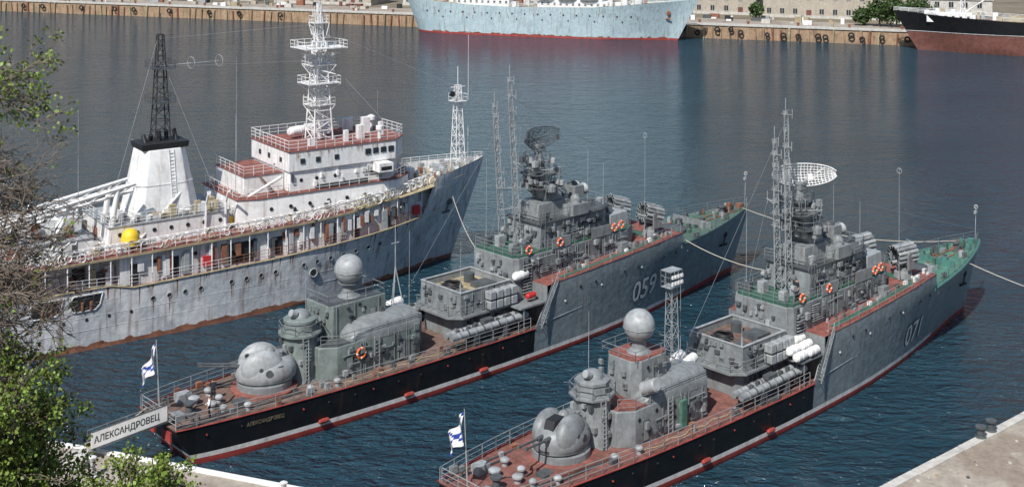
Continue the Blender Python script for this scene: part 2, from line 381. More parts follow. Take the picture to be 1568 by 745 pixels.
    F=[];FV=[];FB=[];nx,nz=12,8
    for i in range(nx+1):
        for j in range(nz+1):
            a=i/nx;b=j/nz; FV.append((-1.72-.85*a-.1*b,.28*math.sin(a*9+b*3)+.6*a,8.6-2.0*b-(2.1 if v==1 else 1.5)*a*(1-.45*b)))
    for i in range(nx):
        for j in range(nz):
            q=(i*(nz+1)+j,(i+1)*(nz+1)+j,(i+1)*(nz+1)+j+1,i*(nz+1)+j+1)
            (FB if abs(i/nx-j/nz)<.07 or abs(i/nx+j/nz-.92)<.05 else F).append(q)
    o.add('ensign','flagcloth',(FV,F)); o.add('ensign','flagblue',(FV,FB))
    # ---------- gun
    gx=7.4; ga=math.radians((200 if v==1 else 236)-42.8)
    o.add('gun_platform','deckred',lathe([(2.6,0),(2.6,.22),(2.45,.26)],(gx,0,2.88),28)); 
    if v==2: o.add('gun_platform','deckaft',prism([(4.4,-2.5),(9.8,-3.0),(9.8,3.0),(4.4,2.5)],2.885,3.12))
    o.add('gun_ring','grey',lathe([(2.15,0),(2.15,.5),(2.05,.55)],(gx,0,3.1),28))
    GM=Matrix.Translation((gx,0,3.6))@Matrix.Rotation(ga,4,'Z')
    gc='greyl' if v==1 else 'grey'
    o.add('gun_turret',gc,xf(lathe([(1.85,0),(2.05,.2),(2.12,.7),(2.02,1.2),(1.7,1.65),(1.15,1.95),(.5,2.1),(.02,2.12)],(-.1,0,0),30,1.14,.93),GM))
    for sg in(-1,1):
        o.add('gun_turret',gc,xf(ball((.25,sg*.95,1.1),1.3,1.3,.66,1.12,22),GM))
        o.add('gun_barrels','greyd',xf(join(cyl((1.3,sg*.3,1.2),(2.6,sg*.3,1.36),.2,.16,n=10),cyl((2.6,sg*.3,1.36),(4.9,sg*.3,1.65),.09,.075,n=8),cyl((4.8,sg*.3,1.64),(5.1,sg*.3,1.68),.12,n=8)),GM))
        o.add('gun_hatches','greyd',xf(join(cyl((-.1,sg*1.85,1.0),(-.1,sg*1.98,1.0),.28,n=12),cyl((.5,sg*1.7,1.3),(.5,sg*1.83,1.3),.16,n=10)),GM))
        o.add('gun_rungs','greyd',xf(join(*[cyl((-1.2,sg*1.6,.2+.3*k),(-.8,sg*1.75,.2+.3*k),.03,n=4) for k in range(5)]),GM))
    o.add('gun_slot','dark',xf(box(.2,2.3,-.4,.4,.35,1.95 if v==1 else 2.3,0,.9,0),GM))
    o.add('gun_turret_seam','greyd',xf(torus((-.1,0,.22),2.12,.035,n=30,k=5),GM@Matrix.Scale(1.1,4,(1,0,0))@Matrix.Scale(.93,4,(0,1,0))))
    o.add('gun_hatches','grey',xf(join(box(-1.7,-.9,-.4,.4,1.5,2.1),ball((-.4,.0,2.05),.42,half=True,n=14),lathe([(.16,0),(.16,.5),(.2,.55),(.2,.7)],(-1.2,.7,1.6),8)),GM),.03)
    # ---------- aft deckhouse
    G='greengrey' if v==1 else 'grey'
    o.add('aft_house',G,prism([(11.2,-1.9),(12.4,-2.75),(20.8,-2.75),(20.8,2.75),(12.4,2.75),(11.2,1.9)],2.86,5.5),.06)
    o.add('aft_house_roof','deckred' if v==2 else 'greyd',prism([(11.4,-1.8),(12.5,-2.6),(20.7,-2.6),(20.7,2.6),(12.5,2.6),(11.4,1.8)],5.5,5.53))
    o.add('director_tower',G,lathe([(1.65,0),(1.5,.2),(1.4,3.4),(1.75,3.6),(1.75,3.75),(1.3,3.8),(1.25,4.5),(1.35,4.55),(1.35,4.75),(1.1,4.9)],(10.7,0,2.86),16 if v==1 else 8))
    for k in range(18):
        a=R.uniform(2.4,6.8); z=R.uniform(3.2,6.0); x=10.7+1.45*math.cos(a);y=1.45*math.sin(a); o.add('tower_fittings',R.choice(['greyd','greyl','grey']),box(x-.15,x+.15,y-.15,y+.15,z,z+R.uniform(.2,.6)))
    o.add('ladders','greyl',ladder((10.2,-1.65,2.9),(10.2,-1.6,6.5)))
    o.add('director_dome','grey',ball((10.7,0,7.65),.85,half=True,sz=.8)); o.add('director_dome','greyd',lathe([(.95,0),(.95,.25)],(10.7,0,7.5),18)); o.add('director_dome','greyl',xf(lathe([(.3,0),(.3,.5),(.25,.55)],(0,0,0),12),Matrix.Translation((10.1,-.3,8.1))@Matrix.Rotation(-1.2,4,'Y')))
    o.add('railings','grey',rail([(10.7+1.7*math.cos(a*math.pi/4),1.7*math.sin(a*math.pi/4),6.6) for a in range(9)],h=.8,rows=2))
    if v==1:
        o.add('tall_house',G,prism([(12.9,-.5),(13.3,-.9),(18.6,-.9),(18.6,2.6),(12.9,2.6)],5.5,8.1),.06); o.add('tall_house_roof','greyd',box(13.1,18.5,-.75,2.5,8.1,8.13)); px,py,pz=15.9,.6,8.1
        greeb(o,13.2,18.4,-.9,5.5,8.1,14,G); door(o,16.9,-.9,5.6)
        o.add('railings','grey',rail([(13,2.5,8.13),(13,-.6,8.13),(18.5,-.8,8.13),(18.5,2.5,8.13)],h=.8,rows=2))
    else:
        o.add('tall_house',G,prism([(13.7,-1.0),(14.4,-1.6),(17.4,-1.6),(18.2,-.9),(18.2,1.3),(17.4,2),(14.4,2),(13.7,1.3)],5.5,8.3,.94),.06); o.add('tall_house_roof','deckred',prism([(13.9,-1.0),(14.5,-1.4),(17.3,-1.4),(18.0,-.8),(18.0,1.2),(17.3,1.8),(14.5,1.8),(13.9,1.2)],8.3,8.33,.95)); px,py,pz=15.9,0,8.3
        greeb(o,14.5,17.3,-1.6,5.6,8.1,14,G)
        o.add('railings','grey',rail([(13.8,-1.5,8.33),(18.2,-1.5,8.33),(18.2,1.9,8.33),(13.8,1.9,8.33),(13.8,-1.5,8.33)],h=.8,rows=2))
    for k in range(10): y=R.uniform(-.8,1.8); z=R.uniform(5.8,7.7); xx=12.9 if v==1 else 13.75; o.add('fittings',G,box(xx-.2,xx+.02,y,y+.35,z,z+.35))
    o.add('radome_pedestal','grey',lathe([(1.0,0),(.6,.35),(.5,.9),(.9,1.15)],(px,py,pz),16)); o.add('radome','greyl' ,ball((px,py,10.35),1.22,n=28)); o.add('radome_band','grey',torus((px,py,10.2),1.22,.035,(0,0,1),28,5))
    if v==1: o.add('radome_box','grey',box(px-.3,px+.9,py-.6,py+.6,8.9,9.6))
    N_=14; V=[];Fc=[]
    xs=[13.9,14.1,14.6,15.3,16.2,20.6,20.8]; s_=[.25,.5,.75,.92,1,1,.96]
    for x,s in zip(xs,s_):
        for i in range(N_+1):
            a=math.pi*i/N_; V.append((x,-1.05+math.copysign(abs(math.cos(a))**.6,math.cos(a))*1.72*lerp(.8,1,s),5.3+1.45*s*abs(math.sin(a))**.75))
    for i in range(len(xs)-1):
        for j in range(N_): k=i*(N_+1)+j; Fc.append((k,k+N_+1,k+N_+2,k+1))
    Fc.append(tuple(range(N_+1))); k=(len(xs)-1)*(N_+1); Fc.append(tuple(range(k,k+N_+1)))
    o.add('hood','grey',(V,Fc))
    for x in(17.5,19.4): o.add('hood_seams','grey',path([(x,-1.05+math.copysign(abs(math.cos(a))**.6,math.cos(a))*1.73,5.3+1.46*abs(math.sin(a))**.75) for a in[math.pi*i/12 for i in range(13)]],.03))
    greeb(o,12.6,20.6,-2.75,2.9,5.4,38,G); door(o,13.2,-2.75,2.88,m='greyd'); door(o,18.6,-2.75,2.88,m='greyd')
    o.add('ladders','greyl',ladder((16.2,-2.9,2.9),(16.2,-2.9,5.6)))
    if v==1: lifering(o,(14.6,-2.95,4.6),r=.4)
    else: o.add('deck_locker','deckgreen',box(17.3,17.9,-3.1,-2.8,3.0,5.0))
    o.add('railings','grey',rail([(11.4,-1.9,5.5),(12.5,-2.68,5.5),(20.7,-2.68,5.5),(20.7,2.6,5.5)],h=.9,rows=3))
    if v==2: o.add('searchlight','greyl',xf(lathe([(.5,0),(.52,1.3),(.4,1.4)],(0,0,0),16),Matrix.Translation((14.2,-2.0,6.5))@Matrix.Rotation(1.1,4,'X')))
    if v==2:
        o.add('signal_mast','greyl',lattice((20.0,.2,5.5),(20.0,.2,12.4),.62,.42,7,.035)); 
        for z in(12.4,13.7): o.add('signal_mast','greyl',box(19.3,20.7,-.3,.7,z,z+.05))
        for i in range(4):
            for k in range(2): o.add('signal_lamps','white',box(19.3+i*.36,19.52+i*.36,-.5,-.38,12.7+k*.5,12.95+k*.5))
        o.add('railings','greyl',rail([(19.3,-.3,12.4),(20.7,-.3,12.4),(20.7,.7,12.4),(19.3,.7,12.4),(19.3,-.3,12.4)],h=1.3,rows=3,step=.5,r=.015,rp=.02))
    else:
        for dx,dy in((-.7,-.5),(.7,-.5),(0,.7)): o.add('signal_mast','greyl',cyl((20.3+dx,dy,5.5),(20.3,0,9.8),.05,n=6))
        o.add('signal_mast','greyl',cyl((20.3,0,9),(20.3,0,13.8),.06,.03,n=6)); o.add('signal_mast','greyl',box(19.9,20.7,-.05,.05,11.8,11.85))
    for i in range(2): o.add('liferafts','whiteclean',canister((21.0+(.2*i),1.2 if v==1 else .4-1.1*i,6.2 if v==1 else 6.5),1.8,.4,.3))
    o.add('liferaft_rack','grey',box(20.85,22.2,-1.2,2.0,2.88,5.7) if v==1 else box(20.85,22.0,-1.3,1.4,5.2,6.05))
    # ---------- torpedo tubes
    for sg in(-1,1):
        M=Matrix.Translation((27.3,sg*3.95,4.15))@Matrix.Rotation(sg*-.03,4,'Z')
        for dy in(-.36,.36):
            o.add('torpedo_tubes','greyl',xf(cyl((-4.0,dy,0),(4.0,dy,0),.29,n=16),M)); o.add('torpedo_tubes','greyl',xf(cyl((4.0,dy,.0),(4.5,dy,0),.34,.3,n=16),M)); o.add('torpedo_tubes','grey',xf(cyl((-4.5,dy,0),(-4.0,dy,0),.26,.34,n=16),M))
            for k in range(-4,5): o.add('torpedo_tubes','greyd' if k%2 else 'grey',xf(cyl((k*.9-.06,dy,0),(k*.9+.06,dy,0),.345,n=16),M))
        for k in range(12): x=R.uniform(-3.8,3.8); o.add('tube_mount','greyd',xf(box(x,x+.25,-.15,.15,.2,.2+R.uniform(.15,.35)),M))
        o.add('tube_mount','greyd',xf(join(box(-2,-1.5,-.6,.6,-1.27,-.2),box(1.5,2,-.6,.6,-1.27,-.2),box(-2.4,2.4,-.25,.25,-.75,-.4),box(-.6,.6,-.3,.3,.28,.6),lathe([(.9,0),(.9,.2)],(0,0,-1.27),16)),M))
    # ---------- midships block
    o.add('mid_house','grey',prism([(25.2,-2.1),(25.8,-2.5),(33.58,-2.5),(33.58,2.5),(25.8,2.5),(25.2,2.1)],2.86,4.9),.05)
    o.add('mid_platform','grey',prism([(24.2,-2.2),(25.2,-3.2),(33.55,-3.3),(33.55,3.3),(25.2,3.2),(24.2,2.2)],4.9,5.08))
    x0,x1,yy,z0,z1=25.3,31.2,2.75,5.08,7.0
    o.add('exhaust_casing','grey',join(box(x0,x1,-yy,-yy+.15,z0,z1),box(x0,x1,yy-.15,yy,z0,z1),box(x0,x0+.15,-yy+.15,yy-.15,z0,z1),box(x1-.15,x1,-yy+.15,yy-.15,z0,z1)))
    o.add('casing_floor','tan' if v==1 else 'deckbrown',box(x0+.15,x1-.15,-yy+.15,yy-.15,6.2,6.4))
    o.add('casing_rim','greyl',join(box(x0-.05,x1+.05,-yy-.05,-yy+.2,7.0,7.06),box(x0-.05,x1+.05,yy-.2,yy+.05,7.0,7.06),box(x0-.05,x0+.2,-yy+.2,yy-.2,7.0,7.06),box(x1-.2,x1+.05,-yy+.2,yy-.2,7.0,7.06)))
    for k in range(3): o.add('hose_coil','dark',torus((27.2,.8-.1*k,6.52+.16*k),.9-.1*k,.09,(0,0,1),20,6))
    o.add('casing_inside','greyd',join(box(28.6,30.4,-1.8,-.2,6.4,6.85),cyl((29.5,1,6.4),(29.5,1,7.2),.5,n=16),box(26,26.8,-2,-1.2,6.4,6.8),*[cyl((25.6+.5*k,-2.4,6.75),(25.6+.5*k,2.4,6.75),.04,n=4) for k in range(4)]))
    greeb(o,25.4,31,-yy,5.1,6.9,22); greeb(o,25.9,33.4,-2.5,2.9,4.8,20); door(o,26.6,-2.5,2.88)
    for k in range(18): y=R.uniform(-2.4,2.2); z=R.uniform(5.2,6.6); o.add('fittings',R.choice(['grey','greyd']),box(x0-R.uniform(.08,.25),x0,y,y+R.uniform(.2,.5),z,z+R.uniform(.2,.4)))
    for i in range(4):
        for k in range(2): o.add('decoy_boxes','greyl',box(28.0+i*.85,28.68+i*.85,-3.65,-2.85,5.2+k*.85,5.9+k*.85),.05)
    o.add('railings','grey',rail([(24.4,2.2,5.08),(24.4,-2.2,5.08),(25.2,-3.1,5.08),(27.8,-3.2,5.08)],h=.95)); o.add('railings','grey',rail([(25.5,3.1,5.08),(33,3.2,5.08)],h=.95))
    o.add('raft_platform','grey',box(30.5,33.55,-4.8,-3.3,4.9,5.05)); 
    for yb in(-4.7,-4.0): o.add('raft_platform','grey',cyl((31,yb,2.9),(31,yb,4.9),.06,n=6))
    if v==2:
        for i in range(3):
            for k in range(2): o.add('liferafts','whiteclean',canister((31.1+i*.1+k*1.75-.4,-4.55+i*.78,5.5+i*.28),1.65,.36,.06))
    else:
        o.add('liferafts','whiteclean',canister((32.2,-3.0,7.3),1.8,.38,.06)); o.add('liferafts','redp',canister((32.6,-3.9,5.6),1.2,.26,.1)); o.add('liferafts','whiteclean',canister((33.9,-2.6,7.3),1.6,.36,.06))
    o.add('accommodation_ladder','greyl',ladder((32.6,-4.95,2.95),(34.9,-4.75,6.6),.7,(0.1,1,0),.035,.28)); o.add('accommodation_ladder','greyl',rail([(32.6,-5.3,3.0),(34.9,-5.1,6.6)],h=.8,step=.9,rows=2))
    # ---------- bridge superstructure
    o.add('bridge_base','grey',prism([(31.5,-2.6),(32.0,-3.0),(46.5,-3.0),(48.4,-2.0),(48.4,2.0),(46.5,3.0),(32,3.0),(31.5,2.6)],5.09,8.8),.05)
    o.add('bridge_base_roof','deckgreend',prism([(31.6,-2.55),(32.1,-2.9),(46.4,-2.9),(48.3,-1.9),(48.3,1.9),(46.4,2.9),(32.1,2.9),(31.6,2.55)],8.8,8.83))
    o.add('bridge_house','grey',prism([(35.3,-2.3),(43.6,-2.35),(45.2,-1.5),(45.2,1.5),(43.6,2.35),(35.3,2.3)],8.83,11.1,.97),.05)
    o.add('bridge_roof','greyd' ,prism([(35.2,-2.4),(43.7,-2.45),(45.5,-1.6),(45.5,1.6),(43.7,2.45),(35.2,2.4)],11.1,11.25))
    o.add('bridge_front','greyl',prism([(45.3,-1.9),(48.2,-1.7),(48.2,1.7),(45.3,1.9)],8.83,10.2,.95),.05)
    for i in range(5): o.add('bridge_windows','glass',box(40.2+i*.72,40.75+i*.72,-2.42,-2.3,10.1,10.65))
    for i in range(3): o.add('bridge_windows','glass',box(45.05,45.2,-1.3+i*.95,-.55+i*.95,10.3,10.85))
    greeb(o,32.2,46.4,-3.0,6.9,8.7,70); greeb(o,35.4,43.4,-2.3,8.9,11,50); door(o,37.5,-3.0,6.75,m='dark'); door(o,42.8,-3.0,7,m='dark'); door(o,38.4,-2.3,8.85)
    greeb(o,31.6,33.6,-2.8,5.1,6.8,8)
    for k in range(30): y=R.uniform(-2.4,2.2); z=R.uniform(5.4,8.3); o.add('fittings',R.choice(['greyl','greyd','grey']),box(31.5-R.uniform(.08,.3),31.5,y,y+R.uniform(.2,.5),z,z+R.uniform(.2,.4)))
    for k in range(18): y=R.uniform(-2.1,1.9); z=R.uniform(9.,10.6); o.add('fittings',R.choice(['greyl','greyd','grey']),box(35.3-R.uniform(.08,.3),35.36,y,y+R.uniform(.2,.5),z,z+R.uniform(.2,.4)))
    louvre(o,34.6,36.4,-3.0,7.0,8.5,8); louvre(o,32.4,33.4,-3.0,5.5,8.2,10)
    for c in((33.2,-3.05,9.35),(37.2,-3.07,9.35),(44.6,-3.07,9.4),(45.6,-3.05,9.5)): lifering(o,c)
    o.add('wing_screens','grey',join(box(36.2,38.6,-3.05,-2.98,8.85,9.8),box(41.5,44.2,-3.05,-2.98,8.85,9.8)))
    o.add('railings','grey',rail([(31.6,2.5,8.8),(31.6,-2.5,8.8),(32,-2.95,8.8),(46.5,-2.95,8.8),(48.3,-1.9,8.8),(48.3,1.9,8.8),(46.5,2.95,8.8),(32,2.95,8.8)],h=1.,step=1.2))
    o.add('railings','grey',rail([(35.3,2.3,11.25),(35.3,-2.3,11.25),(43.6,-2.35,11.25),(45.3,-1.5,11.25),(45.3,1.5,11.25),(43.6,2.3,11.25)],h=.9,step=1.2))
    for x,y,zz,s in((32.3,-1.8,8.83,.7),(33.0,.8,8.83,.8),(32.6,2.,8.83,.6),(34.4,-1.3,8.83,.5),(41,-1.8,11.25,.5),(42.8,1.,11.25,.6),(43.5,-1,11.25,.5),(39.6,-2,11.25,.6),(36.2,-2.1,11.25,.6),(46,-1,10.2,.6),(46.5,.6,10.2,.8)):
        o.add('equipment',R.choice(['greyl','grey','greyd']),box(x,x+s,y,y+s*.8,zz,zz+s*1.3),.03)
    for x,y in((33,-2.3),(34.6,1.9)): o.add('signal_lamp','greyl',join(cyl((x,y,8.83),(x,y,9.9),.07,n=6),xf(lathe([(.15,-.2),(.25,-.15),(.27,.2)],(0,0,0),12),Matrix.Translation((x,y,10.05))@Matrix.Rotation(1.57,4,'X'))))
    # ---------- mast tower
    o.add('mast_house','grey',prism([(35.8,-1.5),(40.4,-1.5),(40.4,1.5),(35.8,1.5)],11.25,12.7,.92),.05)
    V=[]
    zl=[12.6,14.0,15.4,16.4]; cx=[38.6,37.9,37.3,37.0]; hw=[1.05,.8,.6,.5]
    for z,c,h in zip(zl,cx,hw): V+=[(c-h,-h,z),(c+h,-h,z),(c+h,h,z),(c-h,h,z)]
    Fc=[(0,1,2,3),(12,13,14,15)]
    for i in range(3):
        for j in range(4): Fc.append((i*4+j,i*4+(j+1)%4,i*4+4+(j+1)%4,i*4+4+j))
    o.add('mast_tower','grey',(V,Fc),.03)
    for z,c,s in((14.0,37.8,1.7),(15.3,37.3,1.5),(16.4,37.2,1.1)):
        o.add('mast_platforms','greyd',prism([(c-s,-s*.7),(c-s*.5,-s),(c+s*.6,-s),(c+s,-s*.5),(c+s,s*.5),(c+s*.6,s),(c-s*.5,s),(c-s,s*.7)],z,z+.08)); o.add('railings','grey',rail([(c-s,-s*.7,z),(c-s*.5,-s,z),(c+s*.6,-s,z),(c+s,-s*.5,z),(c+s,s*.5,z),(c+s*.6,s,z),(c-s*.5,s,z),(c-s,s*.7,z),(c-s,-s*.7,z)],h=.8,rows=2,step=.8))
        for sx,sy in((1,-1),(1,1),(-1,-1),(-1,1)): o.add('mast_struts','grey',cyl((c+sx*.3,sy*.3,z-1.2),(c+sx*s*.8,sy*s*.7,z),.05,n=5))
    for k in range(56):
        a=R.uniform(0,6.28); z=R.uniform(12.8,16.8); r=R.uniform(.7,1.9); c=lerp(38.6,37,(z-12.6)/3.8); x=c+r*math.cos(a);y=r*math.sin(a)
        if k%3==0: o.add('mast_antennas',R.choice(['greyl','grey']),lathe([(.12,0),(.25,.1),(.25,.5),(.05,.6)],(x,y,z),10))
        elif k%3==1: o.add('mast_antennas',R.choice(['greyd','grey','greyl']),box(x-.25,x+.25,y-.2,y+.2,z,z+.55))
        else: o.add('mast_antennas','grey',join(cyl((c,0,z),(x,y,z+.1),.05,n=5),cyl((x,y,z-.3),(x,y,z+.9),.035,n=5)))
    for y in(-1,1):
        o.add('yardarms','greyl',join(cyl((36.6,0,15.6),(36.4,y*2.9,16.2),.05,n=5),cyl((36.6,0,14.8),(36.4,y*2.7,16.1),.03,n=4)))
        for q in(1.2,2.,2.8): o.add('yardarms','greyl',cyl((36.4,y*q,15.8),(36.4,y*q,16.9),.03,n=4))
        o.add('esm_domes','grey',join(lathe([(.35,0),(.45,.1),(.45,.6),(.2,.8)],(37.4,y*1.7,13.7),14),cyl((37.9,0,13.4),(37.4,y*1.7,13.7),.12,n=6)))
        o.add('side_sponsons','grey',join(prism([(39,y*1.2),(41.5,y*1.2),(41.5,y*2.6),(39.4,y*2.6)],11.27,12.3),lathe([(.5,0),(.5,.5),(.3,.8)],(40.4,y*1.9,12.3),12)))
    wx=math.radians((4 if v==2 else 55)-42.8); DM=Matrix.Translation((37.7 if v==2 else 37.2,0,18.6))@Matrix.Rotation(wx,4,'Z')@Matrix.Rotation(-.3,4,'X')
    W_,Hh=2.85,.98
    def dp(a,b):
        return Vector((W_*a,1.1*(1-a*a)*.75+.35*(1-b*b)-.8,Hh*b*math.sqrt(max(.04,1-.95*a*a))))
    g=[]; rb_=.034 if v==2 else .03
    for i in range(21):
        a=-1+2*i/20; g.append(path([dp(a,-1+2*j/6) for j in range(7)],rb_,4))
    for j in range(9):
        b=-1+2*j/8; g.append(path([dp(-1+2*i/18,b) for i in range(19)],rb_,4))
    g.append(path([dp(-1+2*i/18,1) for i in range(19)],.05,5)); g.append(path([dp(-1+2*i/18,-1) for i in range(19)],.05,5))
    for a in(-.7,-.35,0,.35,.7): g.append(cyl((a*1.2,.9,-.2),dp(a,0),.05,n=4)); g.append(cyl((a*1.2,.9,-.2),dp(a,.8),.04,n=4)); g.append(cyl((a*1.2,.9,-.2),dp(a,-.8),.04,n=4))
    g.append(cyl((-.9,.9,-.2),(.9,.9,-.2),.08,n=5)); g.append(cyl((0,.5,-.6),(0,-2.1,-.5),.06,n=5)); g.append(box(-.2,.2,-2.3,-1.9,-.6,-.1))
    o.add('search_radar','white' if v==2 else 'greyd',xf(join(*g),DM))
    o.add('radar_pedestal','grey',join(lathe([(.55,0),(.4,.5),(.35,1.3),(.5,1.45)],(37.3,0,16.4),14),box(36.9,37.9,-.4,.4,17.4,18.0)))
    o.add('fire_control','grey',join(lathe([(.7,0),(.6,.6),(.8,.7),(.8,1.)],(41.9,0,11.25),16),box(41.3,42.6,-.9,.9,12.3,13.5)),.04)
    for y in(-.5,.5): o.add('fire_control','greyl',xf(lathe([(.3,0),(.55,.35),(.58,.5)],(0,0,0),18),Matrix.Translation((42.6,y,12.95))@Matrix.Rotation(1.4,4,'Y')))
    o.add('fire_control','greyd',ball((41.9,0,13.5),.55,half=True,sz=.7))
    for y in((.0,2.1) if v==1 else (-.45,.7)):
        low=(y>1) if v==1 else y>0; top=21.8 if low else 24.4; pm='greyl'; bx=34.6 if v==1 else 34.9; tx=33.6 if v==1 else 34.5; bz=8.83
        o.add('pole_mast',pm,lattice((bx,y,bz),(tx,y,top),.38,.2,17,.038,3)); o.add('pole_mast',pm,cyl((tx,y,top),(tx,y,top+1.4),.035,n=4)); o.add('pole_mast',pm,join(cyl((tx+.2,y,14),(37.4,0,14),.05,n=4),cyl((tx+.3,y,12),(36,y*.6,12),.05,n=4)))
        for k in range(8): z=lerp(14.5,top,k/7); x=lerp(bx-.3,tx,k/7); q=R.uniform(.3,.8); o.add('pole_antennas',pm,join(cyl((x,y-q,z),(x,y+q*.6,z),.035,n=4),cyl((x-.4,y,z+.3),(x+.5,y,z+.3),.035,n=4),cyl((x,y-q,z-.3),(x,y-q,z+.5),.035,n=4),box(x-.14,x+.14,y-.14,y+.14,z-.1,z+.25)))
    for p,q in(((34.6,0,23),(22,0,8)),((34.6,-.4,20),(31.6,-2.5,9)),((37,.0,17.5),(69.8,0,8.0)),((34.6,.6,21),(47.8,1.5,9)),((36.4,-2.8,16.1),(33.5,-2.8,9)),((36.4,-2.4,16.1),(34.5,-2.8,9)),((36.4,2.8,16.1),(33.5,2.8,9)),((36.4,-2.,16.),(35.5,-2.8,9)),((34.5,.2,22.5),(52,2.5,14)),((36.4,2.2,16.1),(46,2.8,9)),((36.4,-2.6,16.1),(45,-2.8,9)),((34.5,0,24),(37.5,0,18))):
        o.add('rigging','grey',cyl(p,q,.014,n=4,caps=False))
    for x,y,z,h in((49.6,-2.6,7.4,10.5),(47,2.8,8.8,7),(33,2.6,8.8,8),(23.5,2.2,2.9,9),(39.5,2.7,8.8,9),(12.8,2.4,5.5,6),(25.4,-2.6,7,4.5),(44.8,-1.4,11.3,4)):
        o.add('whip_antennas','greyl',join(cyl((x,y,z),(x,y,z+.8),.08,n=6),cyl((x,y,z+.8),(x+.05,y,z+h),.03,.016,n=5)))
    o.add('whip_antennas','greyl',torus((49.65,-2.6,17.6),.25,.03,(1,0,0),10,4))
    # ---------- rocket launchers
    for sg in(-1,1):
        cx_,cy_=50.9,sg*2.25; z=up(50.9)-.05
        o.add('launcher_mount','grey',join(lathe([(.9,0),(.8,.5),(.6,.6),(.6,1.0)],(cx_,cy_,z),18),box(cx_-.6,cx_+.5,cy_-1.,cy_-.8,z+.9,z+2.4),box(cx_-.6,cx_+.5,cy_+.8,cy_+1.,z+.9,z+2.4)))
        LM=Matrix.Translation((cx_,cy_,z+2.0))@Matrix.Rotation(math.radians(165 if v==1 else -25),4,'Z')@Matrix.Rotation(-.3 if v==1 else -.12,4,'Y')
        for i in range(12):
            t=math.radians(-60)+math.radians(300)*i/11; y=.86*math.cos(t); zz=.15+.86*math.sin(t)
            mt='grey' if i%2 else 'greyl'
            o.add('rocket_launcher',mt,xf(join(cyl((-1.,y,zz),(1.1,y,zz),.17,n=12),cyl((.95,y,zz),(1.12,y,zz),.195,n=12),cyl((-.3,y,zz),(-.15,y,zz),.195,n=12)),LM)); o.add('rocket_launcher','dark',xf(join(cyl((1.11,y,zz),(1.13,y,zz),.14,n=10),cyl((-1.02,y,zz),(-.99,y,zz),.13,n=10)),LM))
        o.add('rocket_launcher','greyd',xf(join(box(-.5,.3,-.3,.3,-.9,.5),cyl((-.4,0,.15),(.2,0,.15),.6,n=14),box(-.3,-.1,-.9,.9,-.7,.1)),LM))
    # foredeck gear
    o.add('missile_hatch','greyd',join(lathe([(1.5,0),(1.5,.35),(1.3,.5),(.02,.55)],(57,0,fo(57)),24))); o.add('breakwater','hullgreen' if v==2 else 'grey',join(box(60.2,60.3,-2.6,-.001,fo(60),fo(60)+.7),box(60.2,60.3,.001,2.6,fo(60),fo(60)+.7)))
    for k in range(44):
        x=R.uniform(54.5,68); y=R.uniform(-1,1)*H.pt(x,6)[1]*.7; s=R.uniform(.15,.5); o.add('deck_fittings',R.choice(['hullgreen','greyd','deckgreenold','greyd','grey','rustred','greyl']),box(x,x+s,y,y+s,fo(x)-.05,fo(x)+R.uniform(.2,.8)))
    for y in(-.5,.5): o.add('anchor_chain','rustred',path([(61+.6*i,y,fo(61+.6*i)+.08) for i in range(12)],.07))
    o.add('jackstaff','greyl',join(cyl((69.6,0,fo(69.6)),(69.8,0,10.6),.04,n=5),torus((69.8,0,10.4),.2,.05,(1,0,0),10,4),box(69.5,69.9,-.1,.1,9.7,10.0)))
    o.add('bow_fittings','rustred' if v==1 else 'hullgreen',join(box(66.6,67.0,-.2,.3,fo(67),fo(67)+.9),box(68.4,69.,-.35,.35,fo(69),fo(69)+.5)))
    for k in range(30):
        x=R.uniform(36,53); y=-R.uniform(3.2,4.0); s=R.uniform(.12,.3); 
        o.add('deck_fittings',R.choice(['grey','greyd','greyl','grey','whiteclean']),box(x,x+s*1.5,y,y+s,up(x)-.1,up(x)+R.uniform(.1,.45)))
    o.add('ready_lockers','grey',join(box(48.6,49.4,-1.3,-.6,up(49)-.1,up(49)+1.1),box(48.6,49.4,.6,1.3,up(49)-.1,up(49)+1.1),box(45,46,-3.7,-3.1,up(45)-.1,up(45)+.8)),.04)
    o.H=H; o.done(); return o
c1=corvette('corvette',(-25.5,94.73,0),1.025,'059',1)
c2=corvette('corvette',(-1.88,82.9,0),.982,'071',2)
